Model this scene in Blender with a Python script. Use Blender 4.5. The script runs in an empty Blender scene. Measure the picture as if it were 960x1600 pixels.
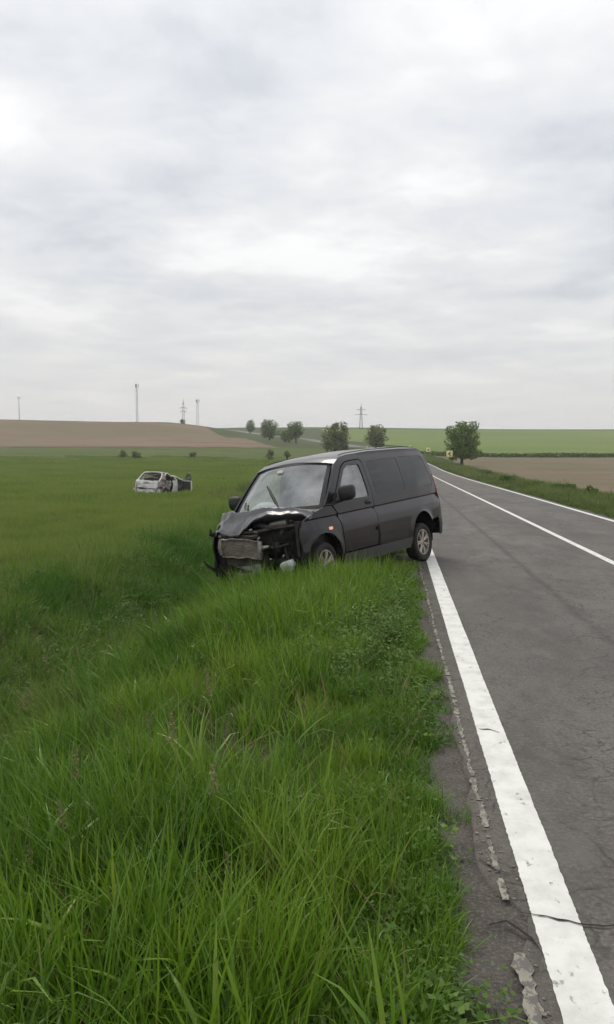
import bpy, bmesh, math, random
import numpy as np
from mathutils import Vector, Matrix, Euler, noise
from mathutils.geometry import delaunay_2d_cdt

random.seed(7)
RNG = np.random.default_rng(11)
rad = math.radians
scene = bpy.context.scene
COL = scene.collection

# ------------------------------------------------------------------ camera
CAM_H, F_PX = 1.8, 1250.0
PITCH, YAW = math.atan(84 / F_PX), rad(6.33)
cam_data = bpy.data.cameras.new('camera')
cam_data.lens = 36 * F_PX / 1600
cam_data.clip_end = 9000
cam = bpy.data.objects.new('camera', cam_data)
COL.objects.link(cam)
cam.location = (0, 0, CAM_H)
cam.rotation_euler = (math.pi / 2 - PITCH, 0, YAW)
scene.camera = cam

# ------------------------------------------------------------------ sky, sun, exposure
SUN_EL, SUN_AZ = rad(52), rad(-25)          # azimuth from +Y, negative = to the left
world = bpy.data.worlds.new('World')
scene.world = world
world.use_nodes = True
wn, wl = world.node_tree.nodes, world.node_tree.links
wn.clear()


def wnode(t, **kw):
    n = wn.new(t)
    for k, v in kw.items():
        setattr(n, k, v)
    return n


def wmath(op, a, b=None, c=None):
    n = wnode('ShaderNodeMath', operation=op)
    for i, s in enumerate((a, b, c)):
        if s is None:
            continue
        if isinstance(s, (int, float)):
            n.inputs[i].default_value = s
        else:
            wl.new(s, n.inputs[i])
    return n.outputs[0]


sky = wnode('ShaderNodeTexSky', sky_type='NISHITA', sun_disc=False)
sky.sun_elevation, sky.sun_rotation = SUN_EL, SUN_AZ
sky.air_density, sky.dust_density = 1.2, 3.0
tc = wnode('ShaderNodeTexCoord')
sep = wnode('ShaderNodeSeparateXYZ')
wl.new(tc.outputs['Generated'], sep.inputs[0])
up_z = wmath('ADD', wmath('MAXIMUM', sep.outputs[2], 0.0), 0.085)
px_ = wmath('DIVIDE', sep.outputs[0], up_z)
py_ = wmath('DIVIDE', sep.outputs[1], up_z)
cmb = wnode('ShaderNodeCombineXYZ')
wl.new(px_, cmb.inputs[0]); wl.new(py_, cmb.inputs[1])


def wnoise(scale, detail, rough, dist, off):
    m = wnode('ShaderNodeMapping')
    m.inputs['Location'].default_value = off
    m.inputs['Rotation'].default_value = (0, 0, rad(14))
    wl.new(cmb.outputs[0], m.inputs[0])
    n = wnode('ShaderNodeTexNoise')
    n.inputs['Scale'].default_value = scale
    n.inputs['Detail'].default_value = detail
    n.inputs['Roughness'].default_value = rough
    n.inputs['Distortion'].default_value = dist
    wl.new(m.outputs[0], n.inputs['Vector'])
    return n.outputs[0]


def wramp(src, stops):
    r = wnode('ShaderNodeValToRGB')
    while len(r.color_ramp.elements) < len(stops):
        r.color_ramp.elements.new(0.5)
    for e, (p, c) in zip(r.color_ramp.elements, stops):
        e.position = p
        e.color = (*c, 1)
    wl.new(src, r.inputs[0])
    return r.outputs[0]


# two cloud decks: broad grey sheets and finer wisps, in cloud-plane coordinates
broad = wnoise(1.15, 3, 0.5, 0.2, (7.3, 2.9, 0))
wisps = wnoise(2.8, 8, 0.6, 0.2, (0.4, 5.2, 2.0))
mixv = wmath('ADD', wmath('MULTIPLY', broad, 0.62), wmath('MULTIPLY', wisps, 0.38))
clouds = wramp(mixv, [(0.36, (0.62, 0.65, 0.70)), (0.45, (0.74, 0.76, 0.793)),
                      (0.53, (0.83, 0.838, 0.852)), (0.62, (0.98, 0.98, 0.978))])
# the deck turns paler and warmer towards the horizon where one looks through more air
hz = wnode('ShaderNodeMapRange')
hz.inputs[1].default_value, hz.inputs[2].default_value = 0.0, 0.26
hz.inputs[3].default_value, hz.inputs[4].default_value = 0.92, 0.0
hz.interpolation_type = 'SMOOTHSTEP'
wl.new(sep.outputs[2], hz.inputs[0])
m1 = wnode('ShaderNodeMix', data_type='RGBA')
wl.new(hz.outputs[0], m1.inputs[0])
wl.new(clouds, m1.inputs[6])
m1.inputs[7].default_value = (0.785, 0.775, 0.762, 1)
# brightening toward the sun behind the clouds and overhead
br = wnode('ShaderNodeMapRange')
br.inputs[1].default_value, br.inputs[2].default_value = 0.15, 0.6
br.inputs[3].default_value, br.inputs[4].default_value = 1.0, 1.22
wl.new(sep.outputs[2], br.inputs[0])
m2 = wnode('ShaderNodeMix', data_type='RGBA', blend_type='MULTIPLY')
m2.inputs[0].default_value = 1.0
wl.new(m1.outputs[2], m2.inputs[6]); wl.new(br.outputs[0], m2.inputs[7])
# cloud radiance expressed at the same scale as the clear sky behind it (Background strength 0.1)
m3 = wnode('ShaderNodeMix', data_type='RGBA', blend_type='MULTIPLY')
m3.inputs[0].default_value = 1.0
wl.new(m2.outputs[2], m3.inputs[6]); m3.inputs[7].default_value = (10, 10, 10, 1)
m4 = wnode('ShaderNodeMix', data_type='RGBA')
m4.inputs[0].default_value = 0.96
wl.new(sky.outputs[0], m4.inputs[6]); wl.new(m3.outputs[2], m4.inputs[7])
bg = wnode('ShaderNodeBackground')
bg.inputs[1].default_value = 0.1
wl.new(m4.outputs[2], bg.inputs[0])
wl.new(bg.outputs[0], wnode('ShaderNodeOutputWorld').inputs[0])

sun_data = bpy.data.lights.new('sun', 'SUN')
sun_data.energy, sun_data.angle, sun_data.color = 1.5, rad(25), (1.0, 0.96, 0.88)
sun = bpy.data.objects.new('sun', sun_data)
COL.objects.link(sun)
sd = Vector((math.sin(SUN_AZ) * math.cos(SUN_EL), math.cos(SUN_AZ) * math.cos(SUN_EL), math.sin(SUN_EL)))
sun.rotation_euler = (-sd).to_track_quat('-Z', 'Y').to_euler()
sun.location = sd * 100
scene.view_settings.view_transform = 'Standard'
scene.view_settings.look = 'None'
scene.view_settings.exposure = 0.0
scene.view_settings.gamma = 1.0
scene.cycles.use_adaptive_sampling = True
scene.cycles.adaptive_threshold = 0.02
scene.cycles.max_bounces = 5
scene.cycles.diffuse_bounces = 2
scene.cycles.glossy_bounces = 3
scene.cycles.transmission_bounces = 4
scene.cycles.transparent_max_bounces = 8

# ------------------------------------------------------------------ helpers


def tag(o, label=None, cat=None, group=None, kind=None):
    for k, v in (('label', label), ('category', cat), ('group', group), ('kind', kind)):
        if v:
            o[k] = v
    return o


def empty(name, loc=(0, 0, 0), rot=(0, 0, 0), parent=None):
    o = bpy.data.objects.new(name, None)
    COL.objects.link(o)
    o.location, o.rotation_euler = loc, rot
    o.empty_display_size = 0.2
    if parent:
        o.parent = parent
    return o


class MB:
    """Collects shapes; build() links them as one mesh object."""

    def __init__(self):
        self.v, self.f = [], []

    def add(self, vs, fs):
        n = len(self.v)
        self.v += [tuple(p) for p in vs]
        self.f += [tuple(i + n for i in f) for f in fs]
        return self

    def box(self, c, s, rot=(0, 0, 0), bev=0.0):
        R = Euler(rot).to_matrix()
        hx, hy, hz_ = s[0] / 2, s[1] / 2, s[2] / 2
        if bev <= 0:
            vs = [Vector((x * hx, y * hy, z * hz_)) for x in (-1, 1) for y in (-1, 1) for z in (-1, 1)]
            fs = [(0, 1, 3, 2), (4, 6, 7, 5), (0, 4, 5, 1), (2, 3, 7, 6), (0, 2, 6, 4), (1, 5, 7, 3)]
        else:
            bm = bmesh.new()
            bmesh.ops.create_cube(bm, size=1)
            for v in bm.verts:
                v.co = Vector((v.co.x * s[0], v.co.y * s[1], v.co.z * s[2]))
            bmesh.ops.bevel(bm, geom=bm.edges[:], offset=bev, segments=2, affect='EDGES', profile=0.5)
            bm.verts.index_update()
            vs = [v.co.copy() for v in bm.verts]
            fs = [[v.index for v in f.verts] for f in bm.faces]
            bm.free()
        return self.add([R @ v + Vector(c) for v in vs], fs)

    def tube(self, pts, r, n=6, caps=True):
        pts = [Vector(p) for p in pts]
        rs = r if isinstance(r, (list, tuple)) else [r] * len(pts)
        vs, fs = [], []
        ref = None
        for i, p in enumerate(pts):
            t = (pts[min(i + 1, len(pts) - 1)] - pts[max(i - 1, 0)])
            t = t.normalized() if t.length > 1e-9 else Vector((0, 0, 1))
            if ref is None:
                ref = t.orthogonal().normalized()
            a = (ref - t * ref.dot(t))
            a = a.normalized() if a.length > 1e-6 else t.orthogonal().normalized()
            ref = a
            b = t.cross(a)
            for k in range(n):
                an = 2 * math.pi * k / n
                vs.append(p + (a * math.cos(an) + b * math.sin(an)) * rs[i])
        for i in range(len(pts) - 1):
            for k in range(n):
                k2 = (k + 1) % n
                fs.append((i * n + k, i * n + k2, (i + 1) * n + k2, (i + 1) * n + k))
        if caps:
            fs.append(tuple(range(n))[::-1])
            fs.append(tuple(range((len(pts) - 1) * n, len(pts) * n)))
        return self.add(vs, fs)

    def lathe(self, prof, n=32, axis='Y', c=(0, 0, 0), closed=True):
        """prof: list of (radius, height along axis)."""
        vs, fs = [], []
        m = len(prof)
        for k in range(n):
            an = 2 * math.pi * k / n
            ca, sa = math.cos(an), math.sin(an)
            for r, h in prof:
                if axis == 'Y':
                    vs.append((c[0] + r * ca, c[1] + h, c[2] + r * sa))
                else:
                    vs.append((c[0] + r * ca, c[1] + r * sa, c[2] + h))
        mm = m if closed else m - 1
        for k in range(n):
            k2 = (k + 1) % n
            for j in range(mm):
                j2 = (j + 1) % m
                fs.append((k * m + j, k * m + j2, k2 * m + j2, k2 * m + j))
        return self.add(vs, fs)

    def grid(self, P, closed=False):
        """P: array (rows, cols, 3)."""
        r, c = P.shape[:2]
        fs = [(i * c + j, i * c + j + 1, (i + 1) * c + j + 1, (i + 1) * c + j) for i in range(r - 1) for j in range(c - 1)]
        return self.add([tuple(p) for p in P.reshape(-1, 3)], fs)

    def sheet(self, P, t=0.01, off=None):
        """a grid with thickness: second copy offset by vector off (or along -z)."""
        off = np.array(off if off is not None else (0, 0, -t))
        r, c = P.shape[:2]
        Q = P + off
        n = r * c
        vs = [tuple(p) for p in P.reshape(-1, 3)] + [tuple(p) for p in Q.reshape(-1, 3)]
        fs = []
        for i in range(r - 1):
            for j in range(c - 1):
                a = (i * c + j, i * c + j + 1, (i + 1) * c + j + 1, (i + 1) * c + j)
                fs.append(a)
                fs.append(tuple(n + k for k in a[::-1]))
        ring = [j for j in range(c)] + [i * c + c - 1 for i in range(1, r)] + [(r - 1) * c + j for j in range(c - 2, -1, -1)] + [i * c for i in range(r - 2, 0, -1)]
        for a, b in zip(ring, ring[1:] + ring[:1]):
            fs.append((b, a, n + a, n + b))
        return self.add(vs, fs)

    def prism(self, poly, y0, y1, M=None):
        """xz polygon extruded along y."""
        n = len(poly)
        vs = [Vector((p[0], y0, p[1])) for p in poly] + [Vector((p[0], y1, p[1])) for p in poly]
        if M:
            vs = [M @ v for v in vs]
        fs = [tuple(range(n)), tuple(range(2 * n - 1, n - 1, -1))]
        fs += [(i, n + i, n + (i + 1) % n, (i + 1) % n) for i in range(n)]
        return self.add(vs, fs)

    def build(self, name, mat, parent=None, smooth=None, loc=None, kind=None):
        me = bpy.data.meshes.new(name)
        me.from_pydata(self.v, [], self.f)
        me.materials.append(mat)
        if smooth is not None:
            me.polygons.foreach_set('use_smooth', [True] * len(me.polygons))
            if smooth < 179:
                me.set_sharp_from_angle(angle=rad(smooth))
        me.update()
        o = bpy.data.objects.new(name, me)
        COL.objects.link(o)
        if parent:
            o.parent = parent
        if loc:
            o.location = loc
        if kind:
            o['kind'] = kind
        return o


def np_mesh(name, V, F, mat, attrs=None):
    """fast mesh from numpy arrays; F is (n,3) or (n,4)."""
    me = bpy.data.meshes.new(name)
    V = np.asarray(V, np.float32)
    F = np.asarray(F, np.int32)
    k = F.shape[1]
    me.vertices.add(len(V)); me.vertices.foreach_set('co', V.ravel())
    me.loops.add(F.size); me.loops.foreach_set('vertex_index', F.ravel())
    me.polygons.add(len(F))
    me.polygons.foreach_set('loop_start', np.arange(0, F.size, k, dtype=np.int32))
    me.update(calc_edges=True)
    if mat:
        me.materials.append(mat)
    for nm, a in (attrs or {}).items():
        at_ = me.attributes.new(nm, 'FLOAT', 'POINT')
        at_.data.foreach_set('value', np.asarray(a, np.float32))
    return me


def link(name, me, parent=None):
    o = bpy.data.objects.new(name, me)
    COL.objects.link(o)
    if parent:
        o.parent = parent
    return o


# ------------------------------------------------------------------ materials
class NT:
    def __init__(self, name):
        self.m = bpy.data.materials.new(name)
        self.m.use_nodes = True
        self.t = self.m.node_tree
        self.bsdf = self.t.nodes['Principled BSDF']
        self.out = self.t.nodes['Material Output']

    def n(self, t, **kw):
        n = self.t.nodes.new(t)
        for k, v in kw.items():
            setattr(n, k, v)
        return n

    def l(self, a, b):
        self.t.links.new(a, b)

    def coord(self, scale=(1, 1, 1), src='Object'):
        c = self.n('ShaderNodeTexCoord')
        m = self.n('ShaderNodeMapping')
        m.inputs['Scale'].default_value = scale
        self.l(c.outputs[src], m.inputs[0])
        return m.outputs[0]

    def noise(self, scale=5, detail=4, rough=0.55, vec=None, dist=0.0):
        n = self.n('ShaderNodeTexNoise')
        n.inputs['Scale'].default_value = scale
        n.inputs['Detail'].default_value = detail
        n.inputs['Roughness'].default_value = rough
        n.inputs['Distortion'].default_value = dist
        self.l(vec or self.coord(), n.inputs['Vector'])
        return n.outputs[0]

    def ramp(self, src, stops, interp='LINEAR'):
        r = self.n('ShaderNodeValToRGB')
        r.color_ramp.interpolation = interp
        while len(r.color_ramp.elements) < len(stops):
            r.color_ramp.elements.new(0.5)
        for e, (p, c) in zip(r.color_ramp.elements, stops):
            e.position = p
            e.color = (*c, 1) if len(c) == 3 else c
        self.l(src, r.inputs[0])
        return r.outputs[0]

    def mix(self, fac, a, b, mode='MIX'):
        n = self.n('ShaderNodeMix', data_type='RGBA', blend_type=mode)
        for sock, val in ((n.inputs[0], fac), (n.inputs[6], a), (n.inputs[7], b)):
            if isinstance(val, (int, float)):
                sock.default_value = val
            elif isinstance(val, tuple):
                sock.default_value = (*val, 1)
            else:
                self.l(val, sock)
        return n.outputs[2]

    def math(self, op, a, b=None):
        n = self.n('ShaderNodeMath', operation=op)
        for i, s in enumerate((a, b)):
            if s is None:
                continue
            if isinstance(s, (int, float)):
                n.inputs[i].default_value = s
            else:
                self.l(s, n.inputs[i])
        return n.outputs[0]

    def bump(self, h, strength=0.3, dist=0.02):
        b = self.n('ShaderNodeBump')
        b.inputs['Strength'].default_value = strength
        b.inputs['Distance'].default_value = dist
        self.l(h, b.inputs['Height'])
        self.l(b.outputs[0], self.bsdf.inputs['Normal'])

    def col(self, c):
        s = self.bsdf.inputs['Base Color']
        if isinstance(c, tuple):
            s.default_value = (*c, 1)
        else:
            self.l(c, s)
        return self

    def set(self, **kw):
        for k, v in kw.items():
            self.bsdf.inputs[k.replace('_', ' ')].default_value = v
        return self


def pm(name, c1, c2=None, scale=6.0, rough=0.6, metal=0.0, bump=0.0, detail=5, lo=0.35, hi=0.65, spec=0.5, vscale=(1, 1, 1), **kw):
    """plain procedural material: two tones mixed by noise, a little roughness variation and relief."""
    t = NT(name)
    c2 = c2 or tuple(x * 0.8 for x in c1)
    nz = t.noise(scale, detail, 0.6, t.coord(vscale))
    t.col(t.ramp(nz, [(lo, c2), (hi, c1)]))
    t.set(Metallic=metal, **kw)
    t.bsdf.inputs['Specular IOR Level'].default_value = spec
    r = t.math('MULTIPLY_ADD', nz, 0.25)
    r.node.inputs[2].default_value = rough - 0.125
    t.l(r, t.bsdf.inputs['Roughness'])
    if bump:
        t.bump(t.noise(scale * 3, 4, 0.6, t.coord(vscale)), bump, 0.02)
    return t.m


def leaf_mat(name, stops, transl=0.35, rough=0.5, tip=None, tint=0.35, spec=0.3):
    """foliage: colour per blade (attribute v) varied by a per-clump tint, light passes through."""
    t = NT(name)
    a = t.n('ShaderNodeAttribute', attribute_name='v')
    b = t.n('ShaderNodeAttribute', attribute_name='tint', attribute_type='INSTANCER')
    f = t.math('ADD', t.math('MULTIPLY', a.outputs['Fac'], 1 - tint), t.math('MULTIPLY', b.outputs['Fac'], tint))
    c = t.ramp(f, stops)
    if tip:
        h = t.n('ShaderNodeAttribute', attribute_name='t')
        c = t.mix(t.math('MULTIPLY', t.math('POWER', h.outputs['Fac'], 2.0), 0.55), c, tip)
    t.col(c)
    t.set(Roughness=rough)
    t.bsdf.inputs['Specular IOR Level'].default_value = spec
    tr = t.n('ShaderNodeBsdfTranslucent')
    t.l(c, tr.inputs[0])
    ms = t.n('ShaderNodeMixShader')
    ms.inputs[0].default_value = transl
    t.l(t.bsdf.outputs[0], ms.inputs[1]); t.l(tr.outputs[0], ms.inputs[2])
    t.l(ms.outputs[0], t.out.inputs[0])
    return t.m


def glass_mat(name, tint, refl=0.12, rough=0.02):
    """sheet glass: tinted see-through with Fresnel reflection."""
    t = NT(name)
    t.t.nodes.remove(t.bsdf)
    tr = t.n('ShaderNodeBsdfTransparent'); tr.inputs[0].default_value = (*tint, 1)
    gl = t.n('ShaderNodeBsdfGlossy'); gl.inputs['Roughness'].default_value = rough
    gl.inputs[0].default_value = (0.9, 0.92, 0.92, 1)
    lw = t.n('ShaderNodeLayerWeight'); lw.inputs[0].default_value = 0.5
    fr = t.math('ADD', t.math('MULTIPLY', t.math('POWER', lw.outputs['Facing'], 5.0), 0.95), 0.045)
    sm = t.noise(3.0, 3, 0.5)                                   # film of dust
    fac = t.math('ADD', fr, t.math('MULTIPLY', sm, refl))
    ms = t.n('ShaderNodeMixShader')
    t.l(fac, ms.inputs[0]); t.l(tr.outputs[0], ms.inputs[1]); t.l(gl.outputs[0], ms.inputs[2])
    t.l(ms.outputs[0], t.out.inputs[0])
    return t.m


# ------------------------------------------------------------------ lie of the land
FWD = Vector((-math.sin(YAW), math.cos(YAW), 0))
RGT = Vector((math.cos(YAW), math.sin(YAW), 0))


def gp(px, d):
    """plan position at forward distance d (m) on the sight line of photo column px."""
    k = (px - 480) / F_PX
    return (RGT.x * k * d + FWD.x * d, RGT.y * k * d + FWD.y * d)


def zy(py, d):
    """height that appears on photo row py at distance d."""
    return CAM_H + (716 - py) / F_PX * d


# road centre line in plan: straight past the camera, then a long left-hand bend uphill
ROAD = [(3.73, -80), (3.73, -40), (3.73, 0), (3.73, 40), (3.73, 75), (3.7, 105), (3.35, 140), (2.2, 190), (-0.7, 235), (-6.5, 275),
        (-18, 320), (-34, 365), (-58, 420), (-90, 480), (-130, 540), (-190, 610)]


def catmull(P, step):
    P = np.array(P, float)
    out = []
    for i in range(1, len(P) - 2):
        p0, p1, p2, p3 = P[i - 1:i + 3]
        n = max(2, int(np.linalg.norm(p2 - p1) / step))
        for k in range(n):
            t = k / n
            out.append(0.5 * ((2 * p1) + (p2 - p0) * t + (2 * p0 - 5 * p1 + 4 * p2 - p3) * t * t + (3 * p1 - p0 - 3 * p2 + p3) * t ** 3))
    out.append(P[-2])
    return np.array(out)


PATH = catmull(ROAD, 2.0)
PT = np.gradient(PATH, axis=0)
PT /= np.linalg.norm(PT, axis=1)[:, None]
PN = np.stack([PT[:, 1], -PT[:, 0]], 1)          # to the right of travel


def lateral(x, y):
    """offset across the road; on the straight it equals world x."""
    x, y = np.atleast_1d(x).astype(float), np.atleast_1d(y).astype(float)
    u = x.copy()
    far_ = np.where(y > 70)[0]
    for c in range(0, len(far_), 4000):
        ii = far_[c:c + 4000]
        d = (x[ii, None] - PATH[None, :, 0]) ** 2 + (y[ii, None] - PATH[None, :, 1]) ** 2
        k = d.argmin(1)
        u[ii] = 3.73 + (x[ii] - PATH[k, 0]) * PN[k, 0] + (y[ii] - PATH[k, 1]) * PN[k, 1]
    return u


CP = []
for x in (-70, -35, -12, 3.7, 20, 45, 80):
    for y in (-60, -20, 15, 45, 75):
        CP.append((x, y, 0))
for px, prof in {
    -500: [(100, .3), (150, 1.5), (200, 3.5), (232, 5), (300, 11), (380, 22.5), (450, 23), (800, 18)],
    -150: [(100, .3), (150, 1.5), (200, 3.5), (232, 5), (300, 11), (380, 21.6), (450, 22), (800, 18)],
    0: [(100, .3), (150, 1.5), (200, 3.5), (232, 5), (300, 10.6), (380, 20.3), (450, 20.6), (800, 18)],
    100: [(150, 1.5), (232, 5), (300, 10.2), (380, 19.7), (450, 19.5)],
    200: [(100, .3), (150, 1.5), (200, 3.5), (232, 5), (300, 9.8), (380, 18.8), (450, 18.2), (800, 18)],
    265: [(380, 19.1), (450, 18.5)],
    310: [(150, 1.4), (232, 4.9), (300, 9.4), (370, 17.0), (450, 16.5)],
    400: [(100, .2), (150, 1.2), (200, 3.0), (235, 5.0), (290, 9.3), (420, 13.5), (540, 21.5), (640, 26.2), (800, 25)],
    480: [(150, 1.0), (200, 2.7), (300, 6.3), (360, 9.0), (450, 14.5), (650, 26.4), (800, 26)],
    600: [(110, .2), (150, 1.0), (200, 2.4), (270, 5.2), (350, 8.8), (450, 14.5), (650, 26.0), (800, 26)],
    720: [(130, .6), (170, 1.3), (230, 2.5), (300, 6.2), (400, 12), (650, 25), (800, 25)],
    960: [(100, .15), (150, .8), (215, 2.0), (300, 5.8), (400, 11.3), (650, 24.8), (800, 25)],
    1300: [(100, .15), (150, .8), (215, 2.0), (300, 5.8), (400, 11.3), (650, 24.6), (800, 25)],
    1800: [(100, .1), (215, 2.0), (400, 11.0), (650, 24.5)],
}.items():
    for d, z in prof:
        CP.append((*gp(px, d), z))
for a in range(0, 360, 20):
    ax, ay = math.sin(rad(a)), math.cos(rad(a))
    front = ay > 0.35
    for r, zf in ((1600, 22), (3200, 10)):
        CP.append((ax * r, ay * r, zf if front else 2))
    if not front:
        CP.append((ax * 200, ay * 200, 0)); CP.append((ax * 600, ay * 600, 1))
CP = np.array(CP, float)
SC = 100.0


def tps(r2):
    return np.where(r2 > 1e-12, r2 * np.log(np.maximum(r2, 1e-12)) * 0.5, 0)


_n = len(CP)
_XY = CP[:, :2] / SC
_K = tps(((_XY[:, None] - _XY[None]) ** 2).sum(-1)) + np.eye(_n) * 0.02
_Pm = np.c_[np.ones(_n), _XY]
_A = np.block([[_K, _Pm], [_Pm.T, np.zeros((3, 3))]])
_wts = np.linalg.solve(_A, np.r_[CP[:, 2], 0, 0, 0])


def base_z(x, y):
    q = np.stack([np.atleast_1d(x), np.atleast_1d(y)], 1).astype(float) / SC
    out = np.empty(len(q))
    for c in range(0, len(q), 20000):
        s = q[c:c + 20000]
        out[c:c + 20000] = tps(((s[:, None] - _XY[None]) ** 2).sum(-1)) @ _wts[:_n] + np.c_[np.ones(len(s)), s] @ _wts[_n:]
    return out


_U = [-400, -60, -6.2, -5.2, -4.5, -3.9, -3.3, -2.7, -2.0, -1.0, -0.3, 0.2, 0.42, 0.6, 6.3, 6.55, 7.4, 9.0, 12, 60, 400]
_Z = [-.3, -.36, -.36, -.30, -.42, -.66, -.80, -.55, -.26, -.10, -.05, -.025, -.035, -.06, -.06, -.03, -.10, -.28, -.28, -.25, -.2]
_WAVE = np.array([(1.7, .9, .3, .022), (-.8, 2.3, 1.1, .02), (3.9, 1.3, 2.2, .012), (.5, -.37, 4.0, .03), (5.1, -4.2, .7, .008)])


def zt(x, y):
    """terrain height."""
    x, y = np.atleast_1d(x).astype(float), np.atleast_1d(y).astype(float)
    u = lateral(x, y)
    cr = np.interp(u, _U, _Z)
    fade = np.clip((230 - y) / 110, 0, 1)
    cr = np.where((u > .55) & (u < 6.4), -.06, cr * (.35 + .65 * fade) - .02 * (1 - fade))
    rough = sum(a * np.sin(kx * x + ky * y + ph) for kx, ky, ph, a in _WAVE)
    off = np.clip(np.maximum(.25 - u, u - 6.7) / 1.5, 0, 1)
    return base_z(x, y) + cr + rough * off


def zt1(x, y):
    return float(zt(x, y)[0])

# ------------------------------------------------------------------ ground sheet
def ground_mat():
    t = NT('ground_grass_soil')
    v = t.coord()
    a = t.noise(0.35, 6, 0.6, v)
    b = t.noise(14, 5, 0.65, v)
    g = t.ramp(a, [(0.3, (0.045, 0.075, 0.018)), (0.5, (0.06, 0.10, 0.022)), (0.7, (0.085, 0.12, 0.03))])
    t.col(t.mix(t.ramp(b, [(0.4, (0, 0, 0)), (0.62, (1, 1, 1))]), g, (0.05, 0.042, 0.024)))
    t.set(Roughness=0.95)
    t.bsdf.inputs['Specular IOR Level'].default_value = 0.1
    t.bump(b, 0.6, 0.04)
    return t.m


def field_mat(name, stops, scale, vscale=(1, 1, 1), bump=0.4, mott=None, mscale=0.03):
    t = NT(name)
    v = t.coord(vscale)
    c = t.ramp(t.noise(scale, 7, 0.65, v), stops)
    if mott:
        c = t.mix(t.ramp(t.noise(mscale, 4, 0.6, t.coord()), [(0.42, (0, 0, 0)), (0.6, (0.75, 0.75, 0.75))]), c, mott)
    t.col(c)
    t.set(Roughness=0.95)
    t.bsdf.inputs['Specular IOR Level'].default_value = 0.1
    t.bump(t.noise(scale * 4, 4, 0.6, v), bump, 0.1)
    return t.m


rings = [0.0, 0.35]
while rings[-1] < 3200:
    rings.append(rings[-1] + min(max(0.10, rings[-1] * 0.024), 60))
rings = np.array(rings[1:])
NA = 540
ang = np.linspace(0, 2 * np.pi, NA, endpoint=False)
gx = (rings[:, None] * np.sin(ang)[None]).ravel()
gy = (rings[:, None] * np.cos(ang)[None]).ravel()
GV = np.c_[gx, gy, zt(gx, gy)]
GV = np.vstack([GV, [[0, 0, zt1(0, 0)]]])
ii, jj = np.meshgrid(np.arange(len(rings) - 1), np.arange(NA), indexing='ij')
j2 = (jj + 1) % NA
GF = np.stack([ii * NA + jj, (ii + 1) * NA + jj, (ii + 1) * NA + j2, ii * NA + j2], -1).reshape(-1, 4)[:, ::-1]
me = np_mesh('ground', GV, GF, ground_mat())
me.polygons.foreach_set('use_smooth', [True] * len(me.polygons))
tag(link('ground', me), kind='structure')


# ------------------------------------------------------------------ fields, draped over the ground
def drape(name, L, R, mat, rows=60, cols=60, off=0.1):
    """sheet between two plan polylines (same sense), laid on the terrain."""
    def resample(P, n):
        P = np.array(P, float)
        s = np.r_[0, np.cumsum(np.linalg.norm(np.diff(P, axis=0), axis=1))]
        q = np.linspace(0, s[-1], n)
        return np.c_[np.interp(q, s, P[:, 0]), np.interp(q, s, P[:, 1])]
    A, B = resample(L, rows), resample(R, rows)
    w = np.linspace(0, 1, cols)[None, :, None]
    P = A[:, None] * (1 - w) + B[:, None] * w
    x, y = P[..., 0].ravel(), P[..., 1].ravel()
    V = np.c_[x, y, zt(x, y) + off]
    i, j = np.meshgrid(np.arange(rows - 1), np.arange(cols - 1), indexing='ij')
    F = np.stack([i * cols + j, i * cols + j + 1, (i + 1) * cols + j + 1, (i + 1) * cols + j], -1).reshape(-1, 4)
    me = np_mesh(name, V, F, mat)
    me.polygons.foreach_set('use_smooth', [True] * len(me.polygons))
    return tag(link(name, me), kind='structure')


m_wheat_soil = field_mat('wheat_underlay', [(0.3, (0.060, 0.085, 0.024)), (0.6, (0.085, 0.12, 0.032))], 2.0, mott=(0.08, 0.12, 0.036), mscale=0.05)
m_meadow = field_mat('meadow_grass', [(0.32, (0.050, 0.072, 0.016)), (0.5, (0.075, 0.097, 0.022)), (0.68, (0.118, 0.116, 0.038))], 0.12, (0.35, 1.7, 1), mott=(0.060, 0.095, 0.020), mscale=0.022)
m_brown = field_mat('harrowed_soil', [(0.3, (0.145, 0.102, 0.068)), (0.5, (0.190, 0.134, 0.092)), (0.7, (0.230, 0.165, 0.116))], 0.07, (0.5, 1.8, 1), mott=(0.140, 0.122, 0.066), mscale=0.02)
m_fallow = field_mat('fallow_soil', [(0.3, (0.120, 0.092, 0.060)), (0.5, (0.158, 0.122, 0.082)), (0.7, (0.195, 0.150, 0.104))], 0.12, (0.5, 2.2, 1), mott=(0.115, 0.115, 0.055), mscale=0.035)
m_far = field_mat('far_crop', [(0.3, (0.115, 0.155, 0.034)), (0.5, (0.135, 0.18, 0.042)), (0.7, (0.155, 0.20, 0.05))], 0.012, (0.6, 2.5, 1), mott=(0.105, 0.155, 0.036), mscale=0.006)
m_top = field_mat('far_crop_upper', [(0.3, (0.070, 0.110, 0.034)), (0.7, (0.090, 0.135, 0.042))], 0.012)

E2 = -5.3   # plan x of the wheat's roadside edge


def edge_path(u, y0, y1, n=40):
    """plan polyline parallel to the road at offset u."""
    out = []
    for yy in np.linspace(y0, y1, n):
        k = int(np.abs(PATH[:, 1] - yy).argmin())
        if yy < 70:
            out.append((u, yy))
        else:
            out.append((PATH[k, 0] + PN[k, 0] * (u - 3.73), PATH[k, 1] + PN[k, 1] * (u - 3.73)))
    return out


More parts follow.
